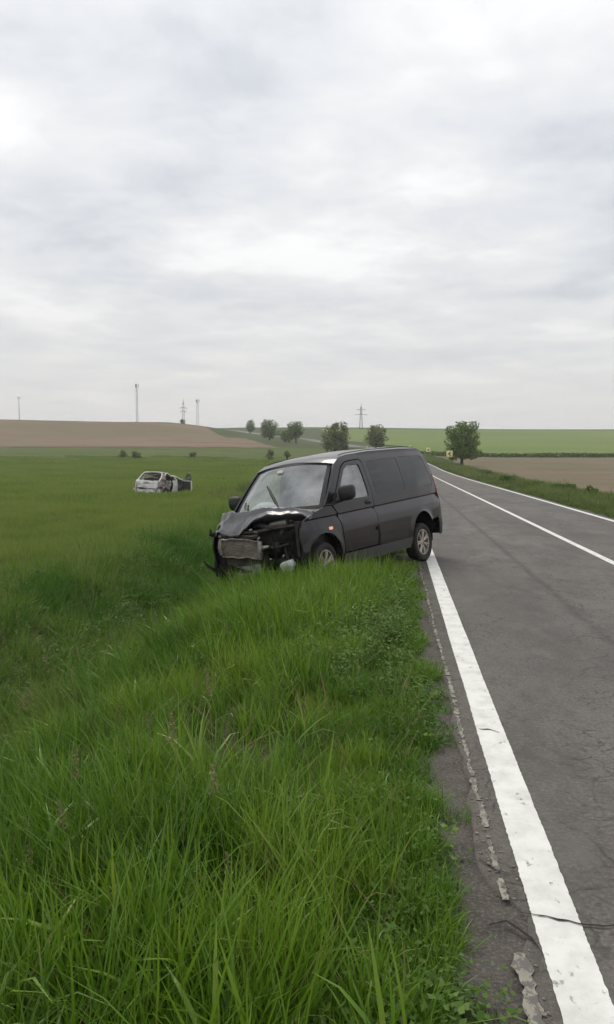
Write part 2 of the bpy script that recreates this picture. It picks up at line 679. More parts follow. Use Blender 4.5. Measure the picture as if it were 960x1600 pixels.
drape('wheat_field', [gp(-700, d) for d in (2, 40, 80, 120, 150)], edge_path(E2, 2, 150), m_wheat_soil, 160, 110, 0.03)
drape('meadow', [gp(-700, d) for d in (150, 180, 210, 234)], [gp(x, d) for x, d in ((585, 150), (580, 180), (570, 210), (560, 240))], m_meadow, 50, 100, 0.14)
drape('harrowed_hillside', [gp(-700, d) for d in (232, 280, 330, 372)], [gp(x, d) for x, d in ((440, 233), (396, 270), (352, 320), (322, 366))], m_brown, 60, 100, 0.22)
drape('fallow_field', edge_path(10.6, 8, 222, 80), [(300, 8), (300, 60), (280, 112), (250, 170), (230, 222)], m_fallow, 150, 110, 0.08)
drape('far_field', [gp(x, d) for x, d in ((640, 226), (640, 300), (540, 380), (520, 450), (500, 545))], [gp(1700, d) for d in (226, 300, 380, 450, 545)], m_far, 60, 80, 0.2)
drape('far_field_crest', [gp(x, d) for x, d in ((470, 543), (440, 720))], [gp(1700, d) for d in (543, 720)], m_top, 30, 60, 0.25)


# ------------------------------------------------------------------ road
def asphalt():
    t = NT('worn_asphalt')
    v = t.coord()
    big = t.noise(0.45, 5, 0.6, t.coord((1.6, 0.35, 1)), 0.3)
    fine = t.noise(160, 3, 0.7, v)
    c = t.ramp(big, [(0.32, (0.093, 0.084, 0.075)), (0.5, (0.125, 0.113, 0.101)), (0.68, (0.160, 0.146, 0.130))])
    agg = t.n('ShaderNodeTexVoronoi'); agg.inputs['Scale'].default_value = 110
    t.l(v, agg.inputs['Vector'])
    c = t.mix(0.38, c, t.ramp(agg.outputs['Color'], [(0.2, (0.45, 0.44, 0.43)), (0.8, (0.62, 0.61, 0.60))]), 'OVERLAY')
    c = t.mix(t.ramp(fine, [(0.45, (0, 0, 0)), (0.7, (0.45, 0.45, 0.45))]), c, (0.06, 0.056, 0.052))
    med = t.noise(38, 4, 0.7, v)
    c = t.mix(t.ramp(med, [(0.42, (0.55, 0.55, 0.55)), (0.56, (0, 0, 0))]), c, (0.066, 0.061, 0.055))
    c = t.mix(t.ramp(med, [(0.56, (0, 0, 0)), (0.70, (0.6, 0.6, 0.6))]), c, (0.21, 0.198, 0.184))
    # patches of alligator cracking
    wv = t.n('ShaderNodeVectorMath', operation='ADD')
    wn_ = t.n('ShaderNodeTexNoise'); wn_.inputs['Scale'].default_value = 3.0; wn_.inputs['Detail'].default_value = 5
    t.l(v, wn_.inputs['Vector'])
    ws = t.n('ShaderNodeVectorMath', operation='SCALE'); ws.inputs['Scale'].default_value = 0.35
    t.l(wn_.outputs['Color'], ws.inputs[0])
    t.l(v, wv.inputs[0]); t.l(ws.outputs[0], wv.inputs[1])
    vor = t.n('ShaderNodeTexVoronoi', feature='DISTANCE_TO_EDGE'); vor.inputs['Scale'].default_value = 2.1
    t.l(wv.outputs[0], vor.inputs['Vector'])
    vo2 = t.n('ShaderNodeTexVoronoi', feature='DISTANCE_TO_EDGE'); vo2.inputs['Scale'].default_value = 6.5
    t.l(wv.outputs[0], vo2.inputs['Vector'])
    cr1 = t.ramp(vor.outputs['Distance'], [(0.0, (1, 1, 1)), (0.03, (0, 0, 0))])
    cr2 = t.ramp(vo2.outputs['Distance'], [(0.0, (1, 1, 1)), (0.06, (0, 0, 0))])
    where = t.ramp(t.noise(0.55, 5, 0.65, t.coord((1, 0.55, 1)), 0.2), [(0.42, (0, 0, 0)), (0.54, (1, 1, 1))])
    where2 = t.ramp(t.noise(1.1, 4, 0.6, t.coord((1, 0.6, 1))), [(0.50, (0, 0, 0)), (0.60, (1, 1, 1))])
    cracks = t.mix(1.0, t.mix(1.0, cr1, where, 'MULTIPLY'), t.mix(1.0, cr2, where2, 'MULTIPLY'), 'LIGHTEN')
    brk = t.ramp(t.noise(9, 4, 0.7, v), [(0.38, (0.15, 0.15, 0.15)), (0.6, (0.9, 0.9, 0.9))])
    cracks = t.mix(1.0, cracks, brk, 'MULTIPLY')
    c = t.mix(cracks, c, (0.03, 0.027, 0.024))
    stain = t.ramp(t.noise(1.3, 6, 0.7, t.coord((1.2, 0.5, 1))), [(0.48, (0, 0, 0)), (0.66, (0.65, 0.65, 0.65))])
    c = t.mix(stain, c, (0.062, 0.056, 0.050))
    pale = t.ramp(t.noise(2.1, 6, 0.72, t.coord((0.9, 0.4, 1))), [(0.52, (0, 0, 0)), (0.72, (0.5, 0.5, 0.5))])
    c = t.mix(pale, c, (0.165, 0.155, 0.144))
    # long tar seam in the near lane: a soft wandering dark band
    sq = t.n('ShaderNodeSeparateXYZ'); t.l(v, sq.inputs[0])
    off_ = t.math('ABSOLUTE', t.math('ADD', t.math('SUBTRACT', sq.outputs[0], 2.06), t.math('MULTIPLY', t.noise(0.5, 6, 0.7, v), -0.10)))
    seam = t.ramp(off_, [(0.0, (0.85, 0.85, 0.85)), (0.022, (0.55, 0.55, 0.55)), (0.09, (0, 0, 0))])
    seam = t.mix(1.0, seam, t.ramp(t.noise(2.5, 5, 0.7, v), [(0.3, (0.2, 0.2, 0.2)), (0.6, (1, 1, 1))]), 'MULTIPLY')
    c = t.mix(seam, c, (0.042, 0.038, 0.034))
    # crumbled, dusty edge strip outside the white line
    sx = t.n('ShaderNodeSeparateXYZ'); t.l(v, sx.inputs[0])
    ed = t.math('ADD', sx.outputs[0], t.math('MULTIPLY', t.noise(5, 5, 0.7, v), 0.12))
    t.set(Roughness=0.88)
    t.bsdf.inputs['Specular IOR Level'].default_value = 0.35
    edm = t.n('ShaderNodeMapRange'); edm.inputs[1].default_value = 0.44; edm.inputs[2].default_value = 0.64
    edm.inputs[3].default_value = 0.75; edm.inputs[4].default_value = 0.0
    t.l(ed, edm.inputs[0])
    dusty = t.ramp(t.noise(11, 6, 0.7, v), [(0.35, (0.075, 0.066, 0.055)), (0.6, (0.17, 0.152, 0.128))])
    c = t.mix(edm.outputs[0], c, dusty)
    t.col(c)
    h = t.math('SUBTRACT', t.math('MULTIPLY', agg.outputs['Distance'], 0.3), t.n('ShaderNodeRGBToBW').outputs[0])
    bw = h.node.inputs[1].links[0].from_node
    t.l(cracks, bw.inputs[0])
    t.bump(h, 0.55, 0.012)
    return t.m


def paint_mat(name, c1, c2, wear, wlo=0.62, wscale=7):
    t = NT(name)
    v = t.coord()
    c = t.ramp(t.noise(6, 5, 0.6, v), [(0.3, c2), (0.6, c1)])
    w = t.ramp(t.noise(wscale, 6, 0.72, t.coord((1, 0.6, 1))), [(wlo, (0, 0, 0)), (wlo + 0.07, (1, 1, 1))])
    sp = t.ramp(t.noise(120, 3, 0.7, v), [(0.66, (0, 0, 0)), (0.72, (0.8, 0.8, 0.8))])
    t.col(t.mix(t.mix(1.0, w, sp, 'LIGHTEN'), c, wear))
    t.set(Roughness=0.7)
    t.bump(t.noise(90, 3, 0.6, v), 0.25, 0.01)
    return t.m


m_asphalt = asphalt()
m_white = paint_mat('white_road_paint', (0.69, 0.68, 0.64), (0.52, 0.51, 0.475), (0.22, 0.21, 0.19), 0.60, 13)
m_old = paint_mat('old_yellowed_paint', (0.27, 0.25, 0.195), (0.20, 0.186, 0.148), (0.105, 0.097, 0.088), 0.465, 24)
m_dark = pm('tar_and_crack', (0.035, 0.032, 0.03), (0.02, 0.018, 0.017), 14, 0.9, spec=0.2)

ROAD_S = [-8.0]
while ROAD_S[-1] < 600:
    y = ROAD_S[-1]
    ROAD_S.append(y + (0.07 if -0.5 < y < 16 else 0.25 if y < 40 else 1.0 if y < 120 else 3.0))
ROAD_S = np.array(ROAD_S)


def arc_pos(S):
    """plan position and right-hand normal at arc station S (S = y on the straight)."""
    i0 = int(np.abs(PATH[:, 1]).argmin())
    s = np.r_[0, np.cumsum(np.linalg.norm(np.diff(PATH, axis=0), axis=1))]
    s = s - s[i0] + PATH[i0, 1]
    f = lambda a: np.interp(S, s, a)
    N = np.c_[f(PN[:, 0]), f(PN[:, 1])]
    return np.c_[f(PATH[:, 0]), f(PATH[:, 1])], N


def fnoise(x, k, sc):
    return np.array([noise.fractal(Vector((a * sc, k, 0.3)), 1.0, 2.0, 4) for a in x])


def ribbon(name, u0, u1, S, mat, lift, parent=None, cols=2, skirt=0.0, mask=None):
    """strip along the road between offsets u0(S) and u1(S)."""
    C, N = arc_pos(S)
    u0 = np.broadcast_to(u0, S.shape); u1 = np.broadcast_to(u1, S.shape)
    w = np.linspace(0, 1, cols)
    U = u0[:, None] * (1 - w) + u1[:, None] * w
    X = C[:, 0:1] + N[:, 0:1] * (U - 3.73)
    Y = C[:, 1:2] + N[:, 1:2] * (U - 3.73)
    Z = base_z(X.ravel(), Y.ravel()).reshape(X.shape) + lift
    if skirt:
        X = np.c_[X[:, :1] - 0.015, X, X[:, -1:] + 0.015]; Y = np.c_[Y[:, :1], Y, Y[:, -1:]]
        Z = np.c_[Z[:, :1] - skirt, Z, Z[:, -1:] - skirt]
    r, c = X.shape
    i, j = np.meshgrid(np.arange(r - 1), np.arange(c - 1), indexing='ij')
    F = np.stack([i * c + j, i * c + j + 1, (i + 1) * c + j + 1, (i + 1) * c + j], -1)
    if mask is not None:
        F = F[mask[:-1]]
    me = np_mesh(name, np.stack([X, Y, Z], -1).reshape(-1, 3), F.reshape(-1, 4), mat)
    return link(name, me, parent)


edge_l = 0.40 + 0.05 * fnoise(ROAD_S, 1.0, 0.8) + 0.035 * fnoise(ROAD_S, 2.0, 4.0)
# a bite broken out of the edge close to the camera
edge_l += 0.10 * np.exp(-((ROAD_S - 3.05) / 0.20) ** 2)
edge_r = 6.50 + 0.05 * fnoise(ROAD_S, 3.0, 0.6)
m_dirt = NT('dirt_shoulder')
_v = m_dirt.coord()
m_dirt.col(m_dirt.mix(m_dirt.ramp(m_dirt.noise(60, 4, .7, _v), [(.5, (0, 0, 0)), (.68, (.8, .8, .8))]), m_dirt.ramp(m_dirt.noise(7, 6, .65, _v), [(.3, (.050, .043, .036)), (.6, (.098, .085, .072))]), (.22, .20, .175)))
m_dirt.set(Roughness=.95); m_dirt.bump(m_dirt.noise(35, 5, .7, _v), .9, .03)
S_d = ROAD_S[ROAD_S < 60]
tag(ribbon('dirt_shoulder', 0.06 + .05 * fnoise(S_d, 21, 1.5), 0.62 + 0 * S_d, S_d, m_dirt.m, -0.016, cols=5), kind='structure')
road = tag(ribbon('road', edge_l, edge_r, ROAD_S, m_asphalt, 0.0, cols=14, skirt=0.09), kind='structure')
S_near = ROAD_S[ROAD_S < 160]
jit = lambda k, a, S: a * (0.35 * fnoise(S, k, 0.7) + 0.38 * fnoise(S, k + .5, 50.0)) * np.clip(1.4 - S / 30, 0.2, 1)
S_l = np.r_[np.arange(0.5, 14, 0.015), ROAD_S[(ROAD_S >= 14) & (ROAD_S < 560)]]
ribbon('edge_line', 0.545 + jit(5, .010, S_l), 0.725 + jit(6, .010, S_l), S_l, m_white, 0.005, road)
ribbon('centre_line', 3.665 + jit(7, .012, S_l), 3.80 + jit(8, .012, S_l), S_l, m_white, 0.005, road)
ribbon('edge_line', 6.13 + jit(9, .012, S_l), 6.29 + jit(10, .012, S_l), S_l, m_white, 0.005, road)
# remains of an older, yellowed line outside the new one
S_o = np.arange(1.6, 17, 0.012)
oc = 0.468 - 0.0045 * S_o + 0.012 * fnoise(S_o, 11, 1.2)
ow = np.clip(0.015 - 0.0005 * S_o, 0.008, 1) * (0.95 + 0.8 * fnoise(S_o, 12, 4.0) + .35 * fnoise(S_o, 17, 15.))
ow = np.where((S_o > 2.87) & (S_o < 3.22), 0, ow)
ow += np.where(S_o < 2.87, 0.010, 0)
keep = (ow > 0.005) & (fnoise(S_o, 19, 9.0) > -0.30)
ribbon('old_line', oc - ow + 0.011 * fnoise(S_o, 13, 26), oc + ow + 0.011 * fnoise(S_o, 14, 26), S_o, m_old, 0.0045, road, mask=keep)

def crack(pts, w):
    """open crack across the surface: a ragged dark sliver just proud of the paint."""
    P = np.array(pts, float)
    out = []
    for a, b in zip(P[:-1], P[1:]):
        n = max(2, int(np.linalg.norm(b - a) / 0.02))
        for k in range(n):
            out.append(a + (b - a) * k / n)
    out.append(P[-1])
    out = np.array(out)
    mb = MB()
    n = len(out)
    rows = []
    for k, p in enumerate(out):
        ww = w * (0.5 + 0.9 * abs(noise.noise(Vector((p[0] * 25, p[1] * 25, 3))))) * min(1, 0.3 + 3 * min(k, n - 1 - k) / n)
        dy = 0.012 * noise.noise(Vector((p[0] * 18, p[1] * 18, 9)))
        rows.append([(p[0], p[1] + dy - ww, 0.0085), (p[0], p[1] + dy + ww, 0.0085)])
    mb.grid(np.array(rows))
    return mb.build('crack', m_dark, road)


crack([(0.50, 3.13), (0.60, 3.11), (0.70, 3.08), (0.80, 3.07), (0.95, 3.10), (1.15, 3.02)], 0.008)
crack([(0.36, 3.02), (0.44, 3.06), (0.52, 2.95), (0.545, 2.86)], 0.016)
crack([(0.56, 5.30), (0.62, 5.30), (0.69, 5.24)], 0.009)
crack([(0.38, 3.55), (0.45, 3.45), (0.50, 3.42)], 0.008)
crack([(0.36, 11.1), (0.46, 11.15), (0.52, 11.1)], 0.016)

# ------------------------------------------------------------------ stones along the crumbled edge
m_stone = pm('roadside_stone', (0.30, 0.27, 0.23), (0.13, 0.115, 0.10), 40, 0.85, spec=0.3)
ico = bmesh.new(); bmesh.ops.create_icosphere(ico, subdivisions=1, radius=1.0)
icoV = np.array([v.co[:] for v in ico.verts]); icoF = np.array([[v.index for v in f.verts] for f in ico.faces]); ico.free()
SV, SF = [], []
for k in range(3600):
    y = 1.4 + 22 * RNG.random() ** 1.7
    u = 0.35 + RNG.normal(0, 0.075) + (0.05 if y < 4 else 0)
    if u > 0.54:
        continue
    r = 0.0035 + (0.008 if k % 14 else 0.018) * RNG.random() ** 4
    s = np.array([1, .8, .55]) * r * (0.7 + 0.6 * RNG.random(3))
    a = RNG.random() * 6.28
    V = icoV * (0.75 + 0.5 * RNG.random((len(icoV), 1))) * s
    V = np.c_[V[:, 0] * math.cos(a) - V[:, 1] * math.sin(a), V[:, 0] * math.sin(a) + V[:, 1] * math.cos(a), V[:, 2]]
    e = np.interp(y, ROAD_S, edge_l)
    z = 0.0 if u > e + 0.012 else zt1(u, y)
    SF.append(icoF + len(SV) * len(icoV)); SV.append(V + (u, y, z + s[2] * 0.5))
tag(link('gravel', np_mesh('gravel', np.vstack(SV), np.vstack(SF), m_stone)), 'loose gravel and crumbs of asphalt along the broken road edge', 'gravel', kind='stuff')

# ------------------------------------------------------------------ vegetation kit
def blades(rng, n, radius, hmin, hmax, width, lean=0.25, curl=0.5, seg=4, area=None, vbias=0.0):
    """many grass blades as tapered, bent strips: returns V, F, v (per-blade random), t (height)."""
    if area:
        rx, ry = (rng.random(n) - .5) * area, (rng.random(n) - .5) * area
    else:
        a, r = rng.random(n) * 6.283, radius * np.sqrt(rng.random(n))
        rx, ry = r * np.cos(a), r * np.sin(a)
    az = rng.random(n) * 6.283
    L = hmin + (hmax - hmin) * rng.random(n)
    le = lean * rng.random(n) + 0.03
    cu = curl * rng.random(n) ** 1.6
    w = width * (0.6 + 0.7 * rng.random(n))
    vv = np.clip(rng.normal(0.5 + vbias, 0.2, n), 0, 1)
    fa = az + rng.normal(0, 0.7, n) + 1.57
    V, vA, tA = [], [], []
    px, py, pz = rx.copy(), ry.copy(), np.zeros(n)
    for k in range(seg + 1):
        t = k / seg
        wk = w * (1 - t ** 2.2) * (0.75 + 0.5 * min(t * 3, 1)) * 0.5
        if k == seg:
            wk = w * 0.03
        dx, dy = np.cos(fa) * wk, np.sin(fa) * wk
        V.append(np.c_[px - dx, py - dy, pz]); V.append(np.c_[px + dx, py + dy, pz])
        vA += [vv, vv]; tA += [np.full(n, t)] * 2
        th = le + cu * (t + 1 / seg) ** 1.5 * 1.6
        px = px + np.cos(az) * np.sin(th) * L / seg
        py = py + np.sin(az) * np.sin(th) * L / seg
        pz = pz + np.cos(th) * L / seg
    m = 2 * (seg + 1)
    V = np.stack(V, 1).reshape(-1, 3)
    vA, tA = np.stack(vA, 1).ravel(), np.stack(tA, 1).ravel()
    b = (np.arange(n) * m)[:, None, None]
    q = np.array([[2 * k, 2 * k + 1, 2 * k + 3, 2 * k + 2] for k in range(seg)])[None]
    return V, (b + q).reshape(-1, 4), vA, tA


def leaves(rng, C, N, size, aspect=0.55, vv=None):
    """pointed leaf faces (two quads folded on the midrib) at centres C with facing N."""
    n = len(C)
    N = N / np.maximum(np.linalg.norm(N, axis=1)[:, None], 1e-6)
    T = rng.normal(size=(n, 3)); T -= N * (T * N).sum(1)[:, None]; T /= np.linalg.norm(T, axis=1)[:, None]
    B = np.cross(N, T)
    s = (size * (0.6 + 0.8 * rng.random(n)))[:, None]
    P = [C - T * s * .5, C - T * s * .05 + B * s * aspect * .5 - N * s * .10, C + T * s * .5, C - T * s * .05 - B * s * aspect * .5 - N * s * .10]
    V = np.stack(P, 1).reshape(-1, 3)
    F = (np.arange(n) * 4)[:, None] + np.array([0, 1, 2, 3])[None]
    vv = rng.random(n) if vv is None else vv
    return V, F, np.repeat(vv, 4), np.full(n * 4, .5)


def merge(parts):
    V, F, a, t, o = [], [], [], [], 0
    for v, f, va, ta in parts:
        V.append(v); F.append(f + o); a.append(va); t.append(ta); o += len(v)
    return np.vstack(V), np.vstack(F), np.concatenate(a), np.concatenate(t)


def src_coll(name, metas, mat):
    """sources for instancing; this collection is never linked to the scene, only its copies are."""
    c = bpy.data.collections.new(name)
    for k, (V, F, a, t) in enumerate(metas):
        o = bpy.data.objects.new('%s_%02d' % (name, k), np_mesh(name, V, F, mat, {'v': a, 't': t}))
        c.objects.link(o)
    return c


def scatter(name, coll, P, rot, scl, tint, idx, label, cat):
    me = bpy.data.meshes.new(name)
    n = len(P)
    me.vertices.add(n)
    me.vertices.foreach_set('co', np.asarray(P, np.float32).ravel())
    for nm, tp, key, arr in (('rot', 'FLOAT_VECTOR', 'vector', rot), ('scl', 'FLOAT_VECTOR', 'vector', scl),
                             ('tint', 'FLOAT', 'value', tint), ('idx', 'INT', 'value', idx)):
        at_ = me.attributes.new(nm, tp, 'POINT')
        at_.data.foreach_set(key, np.asarray(arr, np.int32 if tp == 'INT' else np.float32).ravel())
    o = link(name, me)
    ng = bpy.data.node_groups.new(name + '_nodes', 'GeometryNodeTree')
    ng.interface.new_socket('Geometry', in_out='INPUT', socket_type='NodeSocketGeometry')
    ng.interface.new_socket('Geometry', in_out='OUTPUT', socket_type='NodeSocketGeometry')
    N, L = ng.nodes, ng.links
    gi, go = N.new('NodeGroupInput'), N.new('NodeGroupOutput')
    ci = N.new('GeometryNodeCollectionInfo')
    ci.inputs['Collection'].default_value = coll
    ci.inputs['Separate Children'].default_value = True
    ci.inputs['Reset Children'].default_value = True
    ip = N.new('GeometryNodeInstanceOnPoints')
    ip.inputs['Pick Instance'].default_value = True

    def attr(nm, tp):
        a = N.new('GeometryNodeInputNamedAttribute'); a.data_type = tp
        a.inputs['Name'].default_value = nm
        return a.outputs['Attribute']
    e2r = N.new('FunctionNodeEulerToRotation')
    L.new(attr('rot', 'FLOAT_VECTOR'), e2r.inputs[0])
    L.new(gi.outputs[0], ip.inputs['Points'])
    L.new(ci.outputs[0], ip.inputs['Instance'])
    L.new(attr('idx', 'INT'), ip.inputs['Instance Index'])
    L.new(e2r.outputs[0], ip.inputs['Rotation'])
    L.new(attr('scl', 'FLOAT_VECTOR'), ip.inputs['Scale'])
    L.new(ip.outputs[0], go.inputs[0])
    md = o.modifiers.new('scatter', 'NODES')
    md.node_group = ng
    return tag(o, label, cat, kind='stuff')


def fbm(x, y, sc, seed):
    return np.array([noise.fractal(Vector((a * sc, b * sc, seed)), 1.0, 2.0, 3) for a, b in zip(x, y)])


def tilted(x, y, rg, jitter):
    """rotations that lean each patch with the slope, then turn it at random."""
    e = 0.15
    nx_ = -(zt(x + e, y) - zt(x - e, y)) / (2 * e); ny_ = -(zt(x, y + e) - zt(x, y - e)) / (2 * e)
    out = np.empty((len(x), 3))
    for k in range(len(x)):
        q = Vector((0, 0, 1)).rotation_difference(Vector((nx_[k] * .8 + rg.normal(0, jitter), ny_[k] * .8 + rg.normal(0, jitter), 1)))
        out[k] = (q @ Euler((0, 0, rg.random() * 6.283)).to_quaternion()).to_euler()
    return out


def spread(name, coll, nvar, x, y, smin, smax, label, cat, tilt=0.12, seed=1, tsc=0.9, hmod=None, lift=-0.01, tbias=0.0, slope=False):
    n = len(x)
    rg = np.random.default_rng(seed)
    s = smin + (smax - smin) * rg.random(n)
    if hmod is not None:
        s = s * hmod
    rot = np.c_[rg.normal(0, tilt, n), rg.normal(0, tilt, n), rg.random(n) * 6.283]
    if slope:
        rot = tilted(x, y, rg, tilt)
    tint = np.clip(0.5 + tbias + 1.0 * fbm(x, y, tsc, seed * 3.3) + rg.normal(0, 0.12, n), 0, 1)
    scl = np.c_[s, s, s * (0.85 + 0.3 * rg.random(n))]
    return scatter(name, coll, np.c_[x, y, zt(x, y) + lift], rot, scl, tint, rg.integers(0, nvar, n), label, cat)


def in_view(x, y, margin=0.10):
    """ground near enough to what the photo (or a step aside) sees."""
    d = x * FWD.x + y * FWD.y
    k = (x * RGT.x + y * RGT.y) / np.maximum(d, 0.1)
    return (d > 0.3) & (np.abs(k) < 0.384 + margin + 1.2 / np.maximum(d, .3))


VAN_XY, VAN_RZ = (-1.01, 13.15), rad(-118.6)


def off_van(x, y, m=0.0):
    c, s = math.cos(-VAN_RZ), math.sin(-VAN_RZ)
    lx = (x - VAN_XY[0]) * c - (y - VAN_XY[1]) * s
    ly = (x - VAN_XY[0]) * s + (y - VAN_XY[1]) * c
    return ~((lx > -2.4 - m) & (lx < 2.05 + m) & (np.abs(ly) < 0.80 + m))


g_verge = leaf_mat('verge_grass_blade', [(0.10, (0.016, 0.060, 0.005)), (0.38, (0.055, 0.152, 0.008)), (0.64, (0.122, 0.245, 0.014)), (0.9, (0.27, 0.335, 0.05))], 0.33, 0.38, tip=(0.19, 0.29, 0.034), tint=0.5, spec=0.4)
g_ditch = leaf_mat('ditch_grass_blade', [(0.1, (0.040, 0.115, 0.012)), (0.5, (0.088, 0.190, 0.019)), (0.85, (0.18, 0.240, 0.048)), (0.98, (0.28, 0.24, 0.12))], 0.38, 0.5, tint=0.45, spec=0.3)
g_wheat = leaf_mat('young_wheat_blade', [(0.05, (0.052, 0.118, 0.020)), (0.5, (0.122, 0.202, 0.031)), (0.95, (0.215, 0.278, 0.055))], 0.36, 0.6, tip=(0.31, 0.35, 0.095), tint=0.35, spec=0.15)
g_weed = leaf_mat('broad_leaf', [(0.1, (0.055, 0.118, 0.022)), (0.5, (0.105, 0.185, 0.038)), (0.9, (0.18, 0.26, 0.075))], 0.3, 0.6, tint=0.4, spec=0.12)
g_straw = leaf_mat('seed_head', [(0.1, (0.16, 0.165, 0.065)), (0.9, (0.30, 0.27, 0.14))], 0.25, 0.7, tint=0.3, spec=0.1)
g_dry = leaf_mat('dry_blade', [(0.1, (0.14, 0.13, 0.055)), (0.9, (0.25, 0.20, 0.10))], 0.25, 0.7, tint=0.3, spec=0.1)

rg = np.random.default_rng(5)


def patch(rg, size, ntuft, nb, hmin, hmax, width, lean, curl, seg=4):
    """a square of turf made of tufts of unequal height."""
    out = []
    for k in range(ntuft):
        big = rg.random() < .28
        V, F, a, t = blades(rg, nb // 2 if big else nb, 0.06, hmin * (1.1 if big else 1), hmax, width * (1.6 if big else .9), lean * (1.3 if big else 1), curl * (1.9 if big else 1), seg, vbias=rg.normal(0, .12))
        f = np.clip(rg.normal(0.92, 0.20), .5, 1.35)
        ox, oy = rg.normal(0, size * .30, 2)
        lx, ly = rg.normal(0, .14, 2)
        V = V * f
        V = V + np.c_[V[:, 2] * lx + ox, V[:, 2] * ly + oy, np.zeros(len(V))]
        out.append((V, F, a, t))
    return merge(out)


C_turf = src_coll('turf', [patch(rg, 0.55, 18, 26, 0.15, 0.44, 0.0074, 0.30, 0.70, 4) for _ in range(9)], g_verge)
C_dturf = src_coll('ditch_turf', [patch(rg, 0.7, 22, 22, 0.18, 0.48, 0.0075, 0.5, 0.8, 4) for _ in range(8)], g_ditch)
C_short = src_coll('short_tuft', [blades(rg, 26, 0.06, 0.07, 0.19, 0.005, 0.6, 0.8, 3) for _ in range(6)], g_verge)
C_ditch = src_coll('ditch_tuft', [blades(rg, 24, 0.07, 0.25, 0.62, 0.0085, 0.5, 0.8, 5) for _ in range(6)], g_ditch)
C_dry = src_coll('dry_tuft', [blades(rg, 5, 0.05, 0.25, 0.55, 0.006, 0.6, 0.9, 4) for _ in range(4)], g_dry)
C_wheat = src_coll('wheat_patch', [blades(rg, 300, 0, 0.26, 0.46, 0.011, 0.25, 0.6, 3, area=0.8) for _ in range(5)], g_wheat)
C_wfar = src_coll('wheat_block', [blades(rg, 520, 0, 0.32, 0.46, 0.030, 0.25, 0.5, 2, area=3.6) for _ in range(4)], g_wheat)


def weed(rg, h, nl, size, spread_=0.09):
    hh = h * rg.random(nl) ** 0.7
    a = rg.random(nl) * 6.283
    r = spread_ * np.sqrt(rg.random(nl)) * (0.5 + hh / max(h, .01))
    C = np.c_[np.cos(a) * r, np.sin(a) * r, hh + 0.01]
    Nn = np.c_[np.cos(a) * .5, np.sin(a) * .5, np.full(nl, .85)] + rg.normal(0, .3, (nl, 3))
    st = blades(rg, 6, 0.02, h * .6, h, 0.004, 0.5, 0.3, 2, vbias=-.2)
    return merge([leaves(rg, C, Nn, size, 0.6), st])


C_weed = src_coll('leafy_weed', [weed(rg, 0.10, 30, 0.028) for _ in range(6)], g_weed)
C_weedtall = src_coll('tall_weed', [weed(rg, 0.34, 90, 0.032, 0.11) for _ in range(5)], g_weed)


def panicle(rg, h):
    """a flowering stem: thin stalk, nodding, with a loose feathery head."""
    st = blades(rg, 1, 0.0, h, h, 0.005, 0.10, 0.25, 6)
    tip = st[0][-1]; low = st[0][int(len(st[0]) * .72)]
    n = 46
    k = rg.random(n)[:, None]
    C = low * (1 - k) + tip * k + rg.normal(0, 0.010, (n, 3)) * (1.4 - k)
    return merge([st, leaves(rg, C, rg.normal(size=(n, 3)), 0.026, 0.28)])


C_pan = src_coll('flowering_grass', [panicle(rg, 0.62 + .12 * k) for k in range(4)], g_straw)


def scat_xy(n, x0, x1, y0, y1, ypow=1.0):
    return x0 + (x1 - x0) * rg.random(n), y0 + (y1 - y0) * rg.random(n) ** ypow


def clear(x, y, m=0.0):
    return in_view(x, y) & off_van(x, y, m) & (x * x + y * y > 1.0)


# tall grass on the near verge; it grows higher and thicker in drifts
def lattice(x0, x1, y0, y1, st):
    X, Y = [a.ravel() for a in np.meshgrid(np.arange(x0, x1, st), np.arange(y0, y1, st))]
    return X + rg.normal(0, st * .3, len(X)), Y + rg.normal(0, st * .3, len(Y))


x, y = lattice(-3.3, 0.0, 0.7, 36, 0.30)
k = clear(x, y, .12) & (x < -0.17 - 0.12 * fbm(x, y, 0.9, 4)) & (x > -2.75 + 0.35 * fbm(x, y, .5, 8))
x, y = x[k], y[k]
lush = fbm(x, y, 0.42, 2.2)
kk = rg.random(len(x)) < np.clip(0.95 + 1.3 * lush, 0.5, 1)
x, y, lush = x[kk], y[kk], lush[kk]
edge_h = np.clip(0.66 + (-.15 - x) * 0.6, 0.55, 1.0)
spread('verge_grass', C_turf, 9, x, y, 0.85, 1.1, 'tall lush green grass covering the verge left of the road', 'grass', 0.09, 3, 1.3, np.clip(1.0 + 0.5 * lush, .7, 1.3) * edge_h * np.interp(y, [7, 9.5, 12.5, 15], [1.0, 1.12, 1.12, .85]), slope=True)
# a thicker, higher stand right before the van's nose and front wheel
x, y = lattice(-2.7, 0.0, 9.5, 11.6, 0.27)
k = clear(x, y, .06) & (x < -.12)
x, y = x[k], y[k]
spread('tall_grass', C_turf, 9, x, y, 1.05, 1.3, 'taller grass hiding the van front wheel and bumper', 'grass', 0.07, 5, 0.8, np.interp(x, [-2.6, -1.7, -1.1, -.7, -.1], [.62, .72, 1.0, 1.05, .75]), slope=True)
# short grass between and at the edge
x, y = scat_xy(11000, -0.75, 0.34, 0.7, 34, 1.7)
k = clear(x, y) & ((x < 0.21 - 0.12 * fbm(x, y, 1.1, 6)) | ((x < .40) & (fbm(x, y, 1.6, 66) > .30))) & ((x > -0.6) | (rg.random(len(x)) < .2))
spread('short_grass', C_short, 6, x[k], y[k], 0.7, 1.25, 'short grass fringe along the crumbling asphalt edge', 'grass', 0.2, 4, 1.1)
